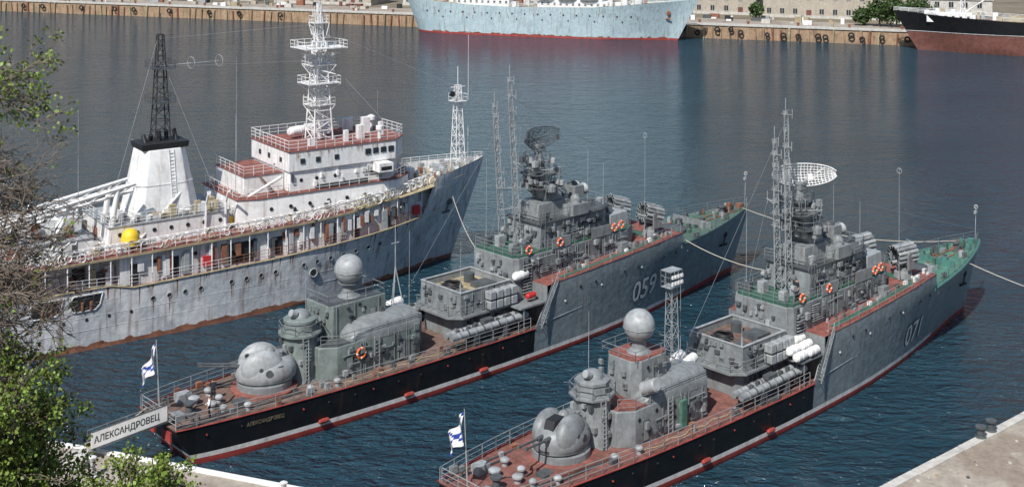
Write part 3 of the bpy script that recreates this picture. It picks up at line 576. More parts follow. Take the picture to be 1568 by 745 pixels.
# ------------------------------------------------------------ white support ship
def support_ship():
    th=math.radians(35); o=Obj('degaussing_ship',(-61.5,109.3,0),th,1.); o.hm2={}
    st=[(-2,5,4.2),(3,6.2,5.6),(12,6.8,6.5),(30,6.9,6.8),(45,6.9,6.1),(54,6.3,4.3),(60,5.1,2.5),(65,3.2,.9),(68.5,1.5,.25),(70.8,.12,.05)]
    H=Hull(st,lambda m:float(np.interp(m,[0,50,60,70.8],[5.3,6.0,9,11])),4.6,2.2,50,5)
    md=lambda m:float(np.interp(m,[-2,16,24,26,40,62],[5.6,5.7,5.7,5.2,5.5,6.6])); FB=61.5
    ud=lambda m:float(np.interp(m,[0,25,45,60,71],[8.2,8.3,8.7,9.7,10.4]))
    def zt(m,s):
        if m<FB-1.2: return md(m)
        if m<FB: return lerp(md(m),ud(m)+1,(m-FB+1.2)/1.2)
        return ud(m)+1.0
    ms=[(m,0) for m in[-2,-1,0,2,5,10,15,20,24,26,30,35,40,44,48,52,55,58,FB-1.2,FB,62.5,64,65.5,67,68.5,69.6,70.4,70.8]]
    H.build(o,ms,zt,[-1.3,.0,.4],8,lambda m,j:'rustred' if j<2 else 'hullwhite')
    o.add('main_deck','deckred',H.deck([m for m,_ in ms if m<=FB],lambda m:md(m)-(.1 if m>25 else .9)))
    o.add('forecastle_deck','tan',H.deck([56,58,FB-1.2,FB,62.5,64,65.5,67,68.5,69.6,70.4],ud))
    for sg in(-1,1): o.add('deck_edge','tan',path([(H.pt(m,md(m))[0],sg*(H.pt(m,md(m))[1]+.02),md(m)) for m,_ in ms if m<=FB-1.2],.1))
    hw=6.15
    def yw(m): return min(hw,H.pt(m,md(m))[1]-.5)
    mm=[25,28,36,44,50,56,61.5]
    poly=[(m,-yw(m)) for m in mm]+[(m,yw(m)) for m in mm[::-1]]
    V=[(x,y,md(x)-.15) for x,y in poly]+[(x,y,ud(x)-.12) for x,y in poly]; n=len(poly)
    o.add('side_house','whiteold',(V,[(i,(i+1)%n,n+(i+1)%n,n+i) for i in range(n)]))
    o.add('stern_house','whiteold',box(3,25,-4.4,4.4,4.7,8.1))
    for k in range(70): x=R.uniform(3,24); y=-R.uniform(4.5,5.9); s=R.uniform(.3,1.); o.add('working_deck_gear',R.choice(['rustred','tan','whiteold','greyl','whiteold','greyd']),box(x,x+s,y,y+s*.6,4.8,4.8+R.uniform(.4,2.6)))
    for x in(5,9,13,17,21): o.add('side_doors','dark',box(x,x+1.2,-4.44,-4.3,5.0,7.2))
    mm=[8,14,20,28,36,44,50,56,61.8]
    for a,b in zip(mm[:-1],mm[1:]):
        A=H.pt(a,md(a))[1]-.1;B=H.pt(b,md(b))[1]-.1
        V=[(a,-A,ud(a)-.12),(b,-B,ud(b)-.12),(b,B,ud(b)-.12),(a,A,ud(a)-.12),(a,-A,ud(a)),(b,-B,ud(b)),(b,B,ud(b)),(a,A,ud(a))]
        o.add('upper_deck','deckred' if a<50 else 'tan',(V,[(4,5,6,7)])); o.add('upper_deck_edge','white',(V,[(0,1,2,3),(0,1,5,4),(3,2,6,7)]))
        o.add('deck_edge_band','tan',([(a,-A-.02,ud(a)-.22),(b,-B-.02,ud(b)-.22),(b,-B-.02,ud(b)-.0),(a,-A-.02,ud(a)-.0)],[(0,1,2,3)]))
        o.add('upper_rails','white',rail([(a,-A+.1,ud(a)),(b,-B+.1,ud(b))],h=1.05,step=1.1,r=.03,rp=.035)); o.add('upper_rails','white',rail([(a,A-.1,ud(a)),(b,B-.1,ud(b))],h=1.05,step=1.5))
        if a>=20: o.add('main_rails','whiteold' if a<36 else 'rustred',rail([(a,-A,md(a)),(b,-B,md(b))],h=1.0,step=1.4,rows=3,r=.02))
        k=int((b-a)/2.6)
        for i in range(k+1):
            m=lerp(a,b,i/(k+1)); y=-lerp(A,B,i/(k+1)); o.add('deck_stanchions','white',cyl((m,y+.1,md(m)),(m,y+.1,ud(m)-.1),.06,n=6)); o.add('deck_stanchions','white',cyl((m,y+.1,ud(m)-1),(m,y+.6,ud(m)-.15),.05,n=5))
        n2=int((b-a)/.5)
        for i in range(n2):
            m=lerp(a,b,(i+R.random()*.6)/n2); y=-lerp(A,B,i/n2)
            if m<15: continue
            o.add('cable_festoons',R.choice(['white','tan','whiteclean']),torus((m,y+R.uniform(-.05,.45),ud(m)+R.uniform(.35,.8)),R.uniform(.28,.5),.05,(R.uniform(-.6,.6),1,R.uniform(-.3,.3)),10,4))
            if i%2: o.add('cable_rack','white',box(m,m+.12,y+.1,y+.9,ud(m)+.9,ud(m)+1.0))
        o.add('cable_rack','white',join(cyl((a,-A+.15,ud(a)+1.0),(b,-B+.15,ud(b)+1.0),.06,n=5),cyl((a,-A+.85,ud(a)+1.0),(b,-B+.85,ud(b)+1.0),.06,n=5)))
    for m,w,h,z in((36,2.6,2.1,.1),(47,.9,2,.1),(50,.8,1.9,.1),(55,.9,2,.1),(41,.8,1.9,.1),(30,.8,1.9,.1),(26,.8,1.9,.1),(59,.8,1.7,.1)):
        y=-yw(m)-.02; o.add('side_doors','dark' if w>.85 else R.choice(['dark','whiteold','greyl']),box(m,m+w,y-.03,y+.1,md(m)+z,md(m)+z+h))
    for m in(28.4,32.5,34,43.5,45,52,53.3,57.5): y=-yw(m)-.02; o.add('portlights','dark',cyl((m,y+.1,md(m)+1.9),(m,y-.03,md(m)+1.9),.2,n=12))
    for m in(33.2,58.5): y=-yw(m)-.05; o.add('fire_locker','redp',box(m,m+.8,y-.3,y,md(m)+.5,md(m)+1.5))
    for k in range(60): m=R.uniform(26,59); y=-yw(m)-.02; s=R.uniform(.2,.6); o.add('side_fittings',R.choice(['white','whiteold','greyl','rustred','greyd']),box(m,m+s,y-R.uniform(.1,.35),y,md(m)+R.uniform(0,1.8),md(m)+R.uniform(1.9,2.6)))
    for i in range(17):
        m=28+i*1.6
        if i in(4,9): continue
        p=H.side(m,md(m)-1.45,0); o.add('portlights','dark',cyl((p[0],p[1]+.05,p[2]),(p[0],p[1]-.04,p[2]),.2,n=12)); o.add('portlights','greyl',torus((p[0],p[1]-.03,p[2]),.23,.03,(0,1,0),12,4))
        if R.random()<.8: q=H.side(m+.05,md(m)-1.7-R.uniform(.6,1.8),.008); p=H.side(m,md(m)-1.65,.008); o.add('rust_runs','rustred',([(p[0]-.05,p[1],p[2]),(p[0]+.09,p[1],p[2]),q],[(0,1,2)]))
    for i in range(60):
        m=R.uniform(4,60); z=md(m)-.08; L_=R.uniform(.3,2.2); p=H.side(m,z,.008); q=H.side(m,z-L_,.008); w_=R.uniform(.05,.22); o.add('rust_runs',R.choice(['rustred','brownred','tan']),([(p[0],p[1],p[2]),(p[0]+w_,p[1],p[2]),(q[0]+w_*.3,q[1],q[2])],[(0,1,2)]))
    for i in range(50):
        m=R.uniform(4,62); L_=R.uniform(.3,2.4); h_=R.uniform(.03,.3); o.add('waterline_rust','rustred',([H.side(m,.35,.008),H.side(m+L_,.35,.008),H.side(m+L_*.7,.4+h_,.008),H.side(m+L_*.2,.4+h_*.6,.008)],[(0,1,2,3)]))
    for i in range(5): p=H.side(17.5+i*2.1,2.9,0); o.add('portlights','dark',cyl((p[0],p[1]+.05,p[2]),(p[0],p[1]-.04,p[2]),.15,n=12))
    p=H.side(45.2,3.2,0); o.add('hawse','dark',cyl((p[0],p[1]+.1,p[2]),(p[0],p[1]-.1,p[2]),.38,n=14)); o.add('hawse','greyl',torus((p[0],p[1]-.08,p[2]),.42,.09,(0,1,0),14,5))
    for z in(1.9,3.1): o.add('plate_seams','hullwhite',path([H.side(m,z,.0) for m in range(3,60,3)],.025))
    for a,b in((16.6,19.6),(20.2,23.2)): 
        q=[H.side(a+.3,3.75,.03),H.side(b-.7,3.75,.03),H.side(b-.25,4.2,.03),H.side(b-.0,5.25,.03),H.side(a+.3,5.25,.03),H.side(a+.05,4.9,.03),H.side(a+.05,4.,.03)]; o.add('mooring_openings','dark',(q,[tuple(range(7))])); o.add('mooring_openings','hullwhite',path(q+[q[0]],.08))
        c=(a+b)/2; p=H.side(c,3.9,.06); o.add('mooring_bitts','rustred',join(cyl((p[0]-.4,p[1],3.8),(p[0]-.4,p[1],4.6),.14),cyl((p[0]+.4,p[1],3.8),(p[0]+.4,p[1],4.6),.14)))
    tv,tf=text_geo('СР-137',1.15,.02); o.add('name_letters','white',([H.side(61.8+p[0]*.95,8.6+p[1]+p[0]*.05,.05) for p in tv],tf))
    o.add('anchor','greyd',join(cyl(H.side(64.5,7.2,-.1),H.side(64.5,7.2,.2),.35,n=12),cyl(H.side(64.5,7.1,.15),H.side(64.2,6.0,.1),.08,n=6),cyl(H.side(63.7,6,.15),H.side(64.8,6,.15),.13,n=6)))
    pts=[(H.pt(m,ud(m)+1)[0],-H.pt(m,ud(m)+1)[1]+.05,ud(m)+.9) for m in(62,64,66,68,70,70.7)]; o.add('bow_rail','white',rail(pts,h=.6,rows=2,step=1.2)); o.add('bow_rail','white',rail([(p[0],-p[1],p[2]) for p in pts],h=.6,rows=2,step=1.2))
    for k in range(60):
        x=R.uniform(57.5,68); y=R.uniform(-.8,.8)*H.pt(x,9)[1]; s=R.uniform(.2,.7); c=R.random()
        if c<.5: o.add('bow_gear',R.choice(['white','greyl','tan','whiteold','rustred']),box(x,x+s,y,y+s,ud(x),ud(x)+R.uniform(.3,1.2)))
        elif c<.75: o.add('bow_gear','whiteold',mushroom(x,y,ud(x),.3,.9))
        else: o.add('bow_gear','white',rail([(x,y,ud(x)),(x+1.5,y+.3,ud(x))],h=1.,step=.7))
    o.add('windlass','greyl',join(cyl((64.5,-1.5,ud(64)+.7),(64.5,1.5,ud(64)+.7),.4,n=12),box(64,65,-.6,.6,ud(64),ud(64)+1.1)))
    fm=67.2
    o.add('foremast','white',lattice((fm,0,10.2),(fm,0,20.2),.95,.4,10,.06)); o.add('foremast','white',join(cyl((fm,0,20.2),(fm,0,22.4),.05,n=5),box(fm-.8,fm+.8,-.8,.8,18.3,18.38))); o.add('foremast','white',rail([(fm-.8,-.8,18.4),(fm+.8,-.8,18.4),(fm+.8,.8,18.4),(fm-.8,.8,18.4),(fm-.8,-.8,18.4)],h=.8,rows=2,step=.8))
    o.add('foremast','white',join(cyl((fm-1,0,20),(fm+1,0,20),.05,n=5),cyl((fm,-1,19.4),(fm,1,19.4),.05,n=5)))
    o.add('foremast_drum','dark',cyl((fm-1.2,-.6,19.3),(fm-1.2,-.8,19.3),.35,n=14)); o.add('foremast','white',cyl((fm-1.2,-.6,19.3),(fm,0,19.3),.05,n=5))
    o.add('whips','white',cyl((69,.6,10.3),(69.1,.6,26),.05,.02,n=5))
    # superstructure
    o.add('lower_house','white',prism([(37.5,-4.4),(39.5,-5.2),(56,-5.0),(58.5,-3.2),(58.5,3.2),(56,5),(38.,5.2),(37.5,4.4)],8.3,11.4),.08)
    o.add('lower_roof','deckred',prism([(37.4,-4.5),(39.4,-5.3),(56,-5.15),(58.7,-3.3),(58.7,3.3),(56,5.15),(37.4,5.3)],11.4,11.46))
    o.add('bridge_house','white',prism([(43.4,-4.5),(55.5,-4.5),(57.2,-2.8),(57.2,2.8),(55.5,4.5),(43.4,4.9)],11.46,13.6),.06)
    o.add('bridge_upper','white',prism([(43.2,-4.7),(56.0,-4.8),(57.9,-2.9),(57.9,2.9),(56,4.8),(43.2,5.1)],13.6,15.7),.06)
    o.add('bridge_roof','deckred',prism([(43.1,-4.8),(56.1,-4.9),(58,-3),(58,3),(56.1,4.9),(43.1,5.2)],15.7,15.78))
    o.add('aft_house','white',prism([(38.8,-3.2),(43.3,-3.2),(43.3,4.4),(38.8,4.4)],11.46,13.4),.06); o.add('aft_house_roof','deckred',box(38.7,43.15,-3.3,4.5,13.4,13.45))
    for i in range(4): o.add('windows','glass',box(52.2+i*.95,52.85+i*.95,-4.88,-4.7,14.5,15.1))
    for i in range(3): o.add('windows','glass',box(53.0+i*.8,53.5+i*.8,-4.56,-4.4,12.3,12.8))
    for x in(46.3,48.5,44.5): o.add('windows','glass',box(x,x+.5,-4.82,-4.6,14.4,14.9)); o.add('windows','dark',cyl((x+.2,-4.45,12.6),(x+.2,-4.54,12.6),.2,n=12))
    for i in range(6): o.add('windows','dark',cyl((41+i*2.2,-5.0,10.2),(41+i*2.2,-5.24+.014*i,10.2),.2,n=12))
    for k in range(30): x=R.uniform(40,55); zb=R.choice([8.5,9.5,11.8,12.6]); yb=-5.12 if zb<11 else -4.5; s=R.uniform(.15,.5); o.add('house_fittings',R.choice(['white','greyl','whiteold','greyd']),box(max(x,43.5),max(x,43.5)+s,yb-.25,yb+.1,zb,zb+R.uniform(.2,.8)))
    for k in range(14): y=R.uniform(-4,4); z=R.choice([9,10,12,14]); xx=37.5 if z<11 else(43.4 if z<13 else 43.2); o.add('house_fittings',R.choice(['white','greyl','whiteold']),box(xx-.2,xx+.05,y,y+R.uniform(.2,.6),z,z+R.uniform(.3,.8)))
    for i in range(26):
        x=R.uniform(44,55.5); z=15.6; L_=R.uniform(.3,1.3); o.add('rust_runs','rustred' if i%2 else 'tan',([(x,-4.83,z),(x+.08,-4.83,z),(x+.04,-4.83,z-L_)],[(0,1,2)]))
    o.add('bridge_wing','white',box(53.2,54.9,-6.2,-4.75,12.6,13.55)); o.add('bridge_wing','dark',box(53.4,54.7,-6.22,-6.1,12.8,13.2)); o.add('bridge_wing','greyd',box(46.5,52.5,-4.9,-4.4,11.5,11.9))
    for y in(-2.6,.2,2.6): o.add('aft_doors','greyl',box(43.3,43.45,y,y+.8,11.6,13.3))
    for y in(-3,0,2.4): o.add('aft_windows','glass',box(43.12,43.25,y,y+.5,14.4,14.9))
    o.add('roof_rails','white',rail([(43.2,5.1,15.78),(43.2,-4.7,15.78),(56,-4.8,15.78),(57.9,-2.9,15.78),(57.9,2.9,15.78),(56,4.8,15.78),(43.2,5.1,15.78)],h=1.1,step=1.1,r=.03)); o.add('roof_rails','white',rail([(37.6,4.4,11.46),(37.6,-4.4,11.46),(39.4,-5.2,11.46),(56,-5.1,11.46),(58.5,-3.2,11.46)],h=1.,step=1.2)); o.add('roof_rails','white',rail([(38.8,4.3,13.45),(38.8,-3.2,13.45),(43.2,-3.2,13.45)],h=1.,step=1.2))
    for x,y,s,h in((49,2,2.4,1.1),(52.5,-2.6,.8,1.5),(54.5,0,.9,1.8),(53.5,2.5,1,1.4),(46.2,-3.4,.7,.8),(50.6,-3,.5,1.2),(55.5,-2,.5,1.5)): o.add('roof_equipment','white',box(x,x+s,y,y+s*.8,15.78,15.78+h),.05)
    o.add('roof_equipment','white',join(lathe([(.2,0),(.2,1),(.5,1.2),(.5,1.6),(.1,1.8)],(56.3,1.5,15.78),14),lathe([(.2,0),(.2,.8),(.4,1.),(.4,1.4),(.1,1.5)],(54.6,-3.6,15.78),14),canister((47.5,2,16.6),3.0,.5,.3)))
    o.add('stairs','rustred',ladder((36.6,-3.,8.4),(38.9,-3.,11.5),1.,(0,1,0),.05,.3)); o.add('stairs','rustred',ladder((42.0,-3.9,11.5),(40.2,-3.9,13.5),.8,(0,1,0),.04,.3)); o.add('stairs','white',rail([(36.6,-3.5,8.4),(38.9,-3.5,11.5)],h=.9,step=.8,rows=2))
    mx=49.0
    o.add('mainmast','white',lattice((mx,0,15.8),(mx,0,26.6),1.6,.75,10,.10)); o.add('mainmast','white',lattice((mx,0,26.6),(mx,0,30.8),.55,.25,5,.06)); o.add('mainmast','white',join(lathe([(.3,0),(.2,11)],(mx,0,15.8),8),cyl((mx,0,30.8),(mx,0,32.4),.05,.03,n=5)))
    for z,s in((19.6,1.4),(22.0,1.9),(24.0,1.5),(25.9,2.5),(28.6,.9)):
        o.add('mast_platforms','white',join(box(mx-s,mx+s,-s*.8,-s*.35,z,z+.1),box(mx-s,mx+s,s*.35,s*.8,z,z+.1),box(mx-s,mx-s*.5,-s*.35,s*.35,z,z+.1),box(mx+s*.5,mx+s,-s*.35,s*.35,z,z+.1))); o.add('mast_platforms','white',rail([(mx-s,-s*.8,z),(mx+s,-s*.8,z),(mx+s,s*.8,z),(mx-s,s*.8,z),(mx-s,-s*.8,z)],h=.8,rows=2,step=.9,r=.025))
        for sx in(-1,1):
            for sy in(-1,1): o.add('mast_struts','white',cyl((mx+sx*.6,sy*.6,z-1.3),(mx+sx*s,sy*s*.8,z),.05,n=5))
    for k in range(34): z=R.uniform(20,30); a=R.uniform(0,6.28); r=R.uniform(.6,2.4)*(1 if z<27 else .5); x=mx+r*math.cos(a);y=r*math.sin(a)*.8; o.add('mast_antennas','white',join(cyl((mx,0,z-.5),(x,y,z),.045,n=5),cyl((x,y,z-.2),(x,y,z+R.uniform(.5,1.4)),.045,n=5)))
    o.add('mast_radar','white',box(mx-1.8,mx+1.8,-.15,.15,24.9,25.2)); o.add('yard','white',join(cyl((mx,-4,23.4),(mx,4,23.4),.06,n=5)))
    o.add('mast_ladder','white',ladder((mx-.6,-.5,15.8),(mx-.5,-.4,26),.5,(0,1,0),.03,.4))
    fx=30.8
    o.add('funnel','white',prism([(fx-3.7,-2.2),(fx-2.6,-3.0),(fx+2.9,-3.0),(fx+4.2,-1.8),(fx+4.2,1.8),(fx+2.9,3),(fx-2.6,3),(fx-3.7,2.2)],8.3,17.0,.58),.1)
    o.add('funnel_cap','dark',prism([(fx-2.1,-1.7),(fx+2.6,-1.7),(fx+2.6,1.7),(fx-2.1,1.7)],17.0,17.6,1.05)); 
    for y in(-1.15,.35): o.add('funnel_grille','greyd',([(fx-3.62+.185*(zz-8.3) -.05,yy,zz) for zz,yy in((14.2,y),(14.2,y+.8),(16.,y+.75),(16.,y+.05))],[(0,1,2,3)]))
    o.add('funnel_ladder','whiteold',ladder((fx+1.,-2.98,8.4),(fx+.8,-1.8,16.9),.5,(1,0,0),.035,.35))
    for z in(11,13.5): s=1-.42*(z-8.3)/8.7; o.add('funnel_band','whiteold',prism([(fx+.2+(a-.2)*s,b*s) for a,b in((-3.75,-2.25),(-2.65,-3.05),(2.95,-3.05),(4.25,-1.85),(4.25,1.85),(2.95,3.05),(-2.65,3.05),(-3.75,2.25))],z,z+.08))
    for k in range(5): o.add('exhausts','dark',cyl((fx-1.4+k*.8,R.uniform(-.8,.8),17.3),(fx-1.5+k*.8,0,18.2+R.random()*.5),.22,n=10))
    o.add('aftermast','dark',lattice((fx+.3,0,17.5),(fx+.3,0,28.4),1.15,.4,10,.06)); o.add('aftermast','greyd',join(cyl((fx+.3,0,28.4),(fx+.3,0,30.6),.06,n=5),cyl((fx+.3,-3,25),(fx+.3,3,25),.05,n=5)))
    for z in(21.5,25): o.add('aftermast','greyd',box(fx-.9,fx+1.5,-1.1,1.1,z,z+.08)); o.add('aftermast','greyd',rail([(fx-.9,-1.1,z),(fx+1.5,-1.1,z),(fx+1.5,1.1,z),(fx-.9,1.1,z),(fx-.9,-1.1,z)],h=.8,rows=2,step=.8))
    for x in(5.,2.): o.add('loop_antenna','greyl',torus((fx+x+1,-1.5,25.5),.6,.03,(1,.3,0),14,4)); o.add('loop_antenna','greyl',cyl((fx+.3,0,25.2),(fx+x+1,-1.5,25.5),.03,n=4))
    o.add('boat_deck_house','white',prism([(24.5,-4.3),(36.8,-4.3),(36.8,4.3),(24.5,4.3)],8.32,10.5),.06); o.add('boat_deck_roof','greyl',box(24.4,36.9,-4.4,4.4,10.5,10.56)) 
    for i in range(7): o.add('windows','dark',cyl((25.6+i*1.7,-4.2,9.7),(25.6+i*1.7,-4.36,9.7),.2,n=12))
    o.add('roof_rails','white',rail([(24.5,4.3,10.56),(24.5,-4.3,10.56),(36.8,-4.3,10.56)],h=1.,step=1.2))
    for x in(34.2,36.3): o.add('davits','white',path([(x,-4.4,8.4),(x,-4.6,11.5),(x,-5.2,12.6),(x,-6.1,12.9)],.12,6))
    o.add('derrick','white',join(cyl((36.2,-1,9),(41.8,-6.,13.6),.16,n=8),cyl((33,-2,13),(27.5,-4.5,9.),.13,n=8)))
    for k in range(36):
        x=R.uniform(24.8,36.5); y=R.uniform(-4.2,3.5); s=R.uniform(.3,.9)
        if abs(x-fx)<4.4 and abs(y)<3.2: y=-3.9
        o.add('boat_deck_gear',R.choice(['white','whiteold','greyl','tan']),box(x,x+s,y,y+s*.7,10.56,10.56+R.uniform(.3,1.3)))
    for x,y in((35.6,-3.6),(34.8,-3.6),(37.2,-3.4)): o.add('drums','tan' if x<36 else 'yellow',lathe([(.35,0),(.38,.5),(.35,1)],(x,y,10.56 if x<37 else 8.6),12))
    o.add('work_house','whiteold',prism([(9,-4.6),(23,-4.6),(23,4.6),(9,4.6)],8.32,9.9),.06); o.add('work_roof','greyl',box(8.9,23.1,-4.7,4.7,9.9,9.96)); o.add('work_house','whiteold',prism([(16,-2.5),(22.5,-2.5),(22.5,3.5),(16,3.5)],9.96,11.6),.06)
    o.add('yellow_dome','yellow',join(ball((26.3,-5.3,9.6),.85,half=True,n=16),lathe([(.85,0),(.9,.5),(.85,.7)],(26.3,-5.3,8.9),16)))
    for y in(-4,-1.5):
        a=Vector((27.2,y,14.4));b=Vector((9,y-1,11.4)); 
        o.add('cranes','white',join(cyl(a,b,.2,n=6),cyl(a+Vector((0,.7,-.8)),b+Vector((0,.7,-.5)),.18,n=6)))
        for i in range(13): t=i/12; t2=min(1,(i+1)/12); o.add('cranes','white',cyl(a.lerp(b,t),(a+Vector((0,.7,-.8))).lerp(b+Vector((0,.7,-.5)),t2),.07,n=4))
        o.add('cranes','white',join(cyl((24.5,y,8.3),(25.5,y,14.1),.35,.25,n=10),cyl((19,y,9),(21,y,13.2),.2,n=8),cyl((17,y,9),(15.5,y,12.4),.18,n=8)))
    for k in range(130):
        x=R.uniform(8,25); y=R.uniform(-5.8,5); s=R.uniform(.3,1.4); z=9.96 if (9<x<22 and abs(y)<4) else 8.3; o.add('aft_gear',R.choice(['white','whiteold','greyl','tan','rustred','greyd','white']),box(x,x+s,y,y+s*.6,z,z+R.uniform(.3,1.6)))
        if k%3==0: o.add('aft_pipes','white',cyl((x,y,z),(x+R.uniform(-3,3),y+R.uniform(-1,1),z+R.uniform(.8,3.)),R.uniform(.05,.12),n=5))
    for x,y,h in((41,4,14),(38,-3,9),(15,3,14),(58,3,9),(22,-3,11)): o.add('whips','greyl',cyl((x,y,11),(x,y,11+h),.04,.02,n=5))
    for p,q in(((mx,0,28.5),(fx,0,28)),((mx,0,28),(fm,0,20)),((mx,-1,26),(44.5,-4.6,16)),((mx,1,26),(57,-2.8,16)),((fx,0,28),(24,-4,10)),((fx,0,27),(36,-4,11)),((mx,0,26),(57,3,16)),((mx,3.8,24),(fx,1,25))): o.add('rigging','greyl',cyl(p,q,.018,n=4,caps=False))
    o.done(); return o
support_ship()
# ------------------------------------------------------------ far ships
def far_ship(name,loc,th,L,beam,zb,zm,zs,cols,kind):
    o=Obj(name,loc,math.radians(th),1.); o.hm2={}
    b=beam/2
    st=[(-3,b*.35,b*.2),(0,b*.7,b*.5),(6,b*.95,b*.85),(20,b,b),(L*.7,b,b*.95),(L*.82,b*.93,b*.6),(L*.92,b*.65,b*.25),(L*.98,b*.3,b*.06),(L+5,.12,.05)]
    zt0=lambda m:float(np.interp(m,[-3,L*.3,L*.7,L+5],[zs,zm,zm*1.08,zb]))
    H=Hull(st,zt0,6.5,4.,L*.72,8,1.4)
    ms=[(m,0) for m in[-3,-2,0,3,6,12,20,L*.4,L*.55,L*.7,L*.76,L*.82,L*.87,L*.92,L*.95,L*.98,L+1,L+3,L+4.4,L+5]]
    zb0=cols[3]
    H.build(o,ms,lambda m,s:zt0(m),[-1.3,0,zb0*.5,zb0],8,lambda m,j:cols[0] if j<3 else cols[1])
    o.add('deck',cols[2],H.deck([m for m,_ in ms],lambda m:zt0(m)-.4))
    for i in range(int(L/5)):
        m=6+i*4.2
        if m<L-8:
            p=H.side(m,zm-1.9,0); o.add('portlights','dark',cyl((p[0],p[1]+.1,p[2]),(p[0],p[1]-.08,p[2]),.28,n=10))
            q=H.side(m+1.5,zm-3.6,0)
            if kind==0 and i%2: o.add('portlights','dark',cyl((q[0],q[1]+.1,q[2]),(q[0],q[1]-.08,q[2]),.25,n=10))
    pts=[(H.pt(m,zt0(m))[0],-H.pt(m,zt0(m))[1]+.1,zt0(m)) for m,_ in ms]; o.add('rails','white',rail(pts,h=1.1,step=2,r=.05,rp=.05)); o.add('rails','white',rail([(p[0],-p[1],p[2]) for p in pts],h=1.1,step=2,r=.05,rp=.05))
    m=L*.955; p=H.side(m,zb-4.2,0); o.add('anchor','rustred',join(cyl((p[0],p[1]+.3,p[2]),(p[0],p[1]-.2,p[2]),.7,n=12),cyl((p[0],p[1]-.2,p[2]),(p[0],p[1]+.1,p[2]-1.8),.15),cyl((p[0]-.8,p[1],p[2]-1.8),(p[0]+.8,p[1],p[2]-1.8),.2)))
    if kind==0:
        for a,c,z0,z1,w in((16,34,0,3.2,5.5),(20,32,3.2,6,4.8),(44,66,0,2.8,5.5),(50,64,2.8,8.0,5),(53,62,8.0,10.5,4.2)):
            o.add('superstructure','white',box(a,c,-w,w,zm-.4+z0,zm-.4+z1),.1)
            for i in range(int((c-a)/2)): o.add('windows','glass',box(a+.6+i*2,a+1.3+i*2,-w-.05,-w+.1,zm+z0+1.0,zm+z0+1.8))
        o.add('funnel','white',prism([(26,-1.8),(30,-1.8),(30,1.8),(26,1.8)],zm+5.6,zm+11,.8),.1)
        for x in(38,72): o.add('masts','white',lattice((x,0,zm),(x,0,zm+17),1.2,.4,10,.12)); o.add('masts','white',cyl((x,0,zm+3),(x-12 if x<50 else x-9,0,zm+9),.2,n=6))
        for i in range(3): o.add('boats','white',ball((46+i*7,-6,zm+3.5),1.3,2.4,.8,.8,14)); 
        for k in range(60): x=R.uniform(5,L*.9); y=R.uniform(-5.5,4); s=R.uniform(.6,2); o.add('deck_gear',R.choice(['white','tan','greyl','rustred','whiteold']),box(x,x+s,y,y+s,zt0(x)-.5,zt0(x)+R.uniform(.6,2.2)))
        for i in range(44):
            x=R.uniform(8,80); z=zm-R.uniform(.2,3); w_=R.uniform(.08,.3); L_=R.uniform(.5,2.); p=H.side(x,z,.02); q=H.side(x,max(1,z-L_),.02); o.add('rust_runs','rustred',([(p[0],p[1],p[2]),(p[0]+w_,p[1],p[2]),(q[0]+w_*.4,q[1],q[2])],[(0,1,2)]))
        for i in range(40):
            x=R.uniform(6,82); L_=R.uniform(.5,3.5); o.add('rust_runs','rustred',([H.side(x,.6,.02),H.side(x+L_,.6,.02),H.side(x+L_*.7,.75+R.uniform(0,.4),.02),H.side(x+L_*.2,.75+R.uniform(0,.3),.02)],[(0,1,2,3)]))
    else:
        for a,c,z0,z1,w in((10,28,0,3,5.5),(12,26,3,6,5),(14,24,6,9,4.2),(L*.80,L*.95,0,1.8,3)):
            o.add('superstructure','white',box(a,c,-w,w,zm-.4+z0,zm-.4+z1+(.9 if a>30 else 0)),.1)
            for i in range(int((c-a)/2)): o.add('windows','glass',join(box(a+.6+i*2,a+1.3+i*2,-w-.05,-w+.1,zm+z0+.8,zm+z0+1.5),box(a+.6+i*2,a+1.3+i*2,w-.1,w+.05,zm+z0+.8,zm+z0+1.5)))
        for a in(32,46): o.add('hatches','tan',box(a,a+10,-4,4,zm-.4,zm+1.4),.1)
        for x in(44,L*.83): o.add('masts','white',lattice((x,0,zm),(x,0,zm+14),1,.4,8,.12)); o.add('masts','white',cyl((x,0,zm+2),(x-10,0,zm+9),.2,n=6))
        o.add('funnel','black',prism([(15,-1.8),(19,-1.8),(19,1.8),(15,1.8)],zm+8.6,zm+13,.8),.1)
        pts=[(H.pt(m,5.3)[0],H.pt(m,5.3)[1]+.03,5.4) for m,_ in ms[2:]]; o.add('boot_line','whiteold',path(pts,.07))
        for k in range(24): x=R.uniform(30,L*.95); y=R.uniform(-4,3); s=R.uniform(.5,1.6); o.add('deck_gear',R.choice(['white','tan','greyl']),box(x,x+s,y,y+s,zt0(x)-.5,zt0(x)+R.uniform(.5,1.8)))
    o.done(); return o
qa=math.radians(-20.3)
bx,by=51.7,376.
far_ship('survey_ship',(bx-88*math.cos(qa),by-88*math.sin(qa),0),-20.3,88,13.5,12.6,9.0,11.2,('bootred','blue','tan',.6),0)
a2=math.radians(159.7); far_ship('cargo_ship',(114-80*math.cos(a2),353.5-80*math.sin(a2),0),159.7,80,13,10.9,8.6,10,('brownred','black','deckbrown',5.2),1)
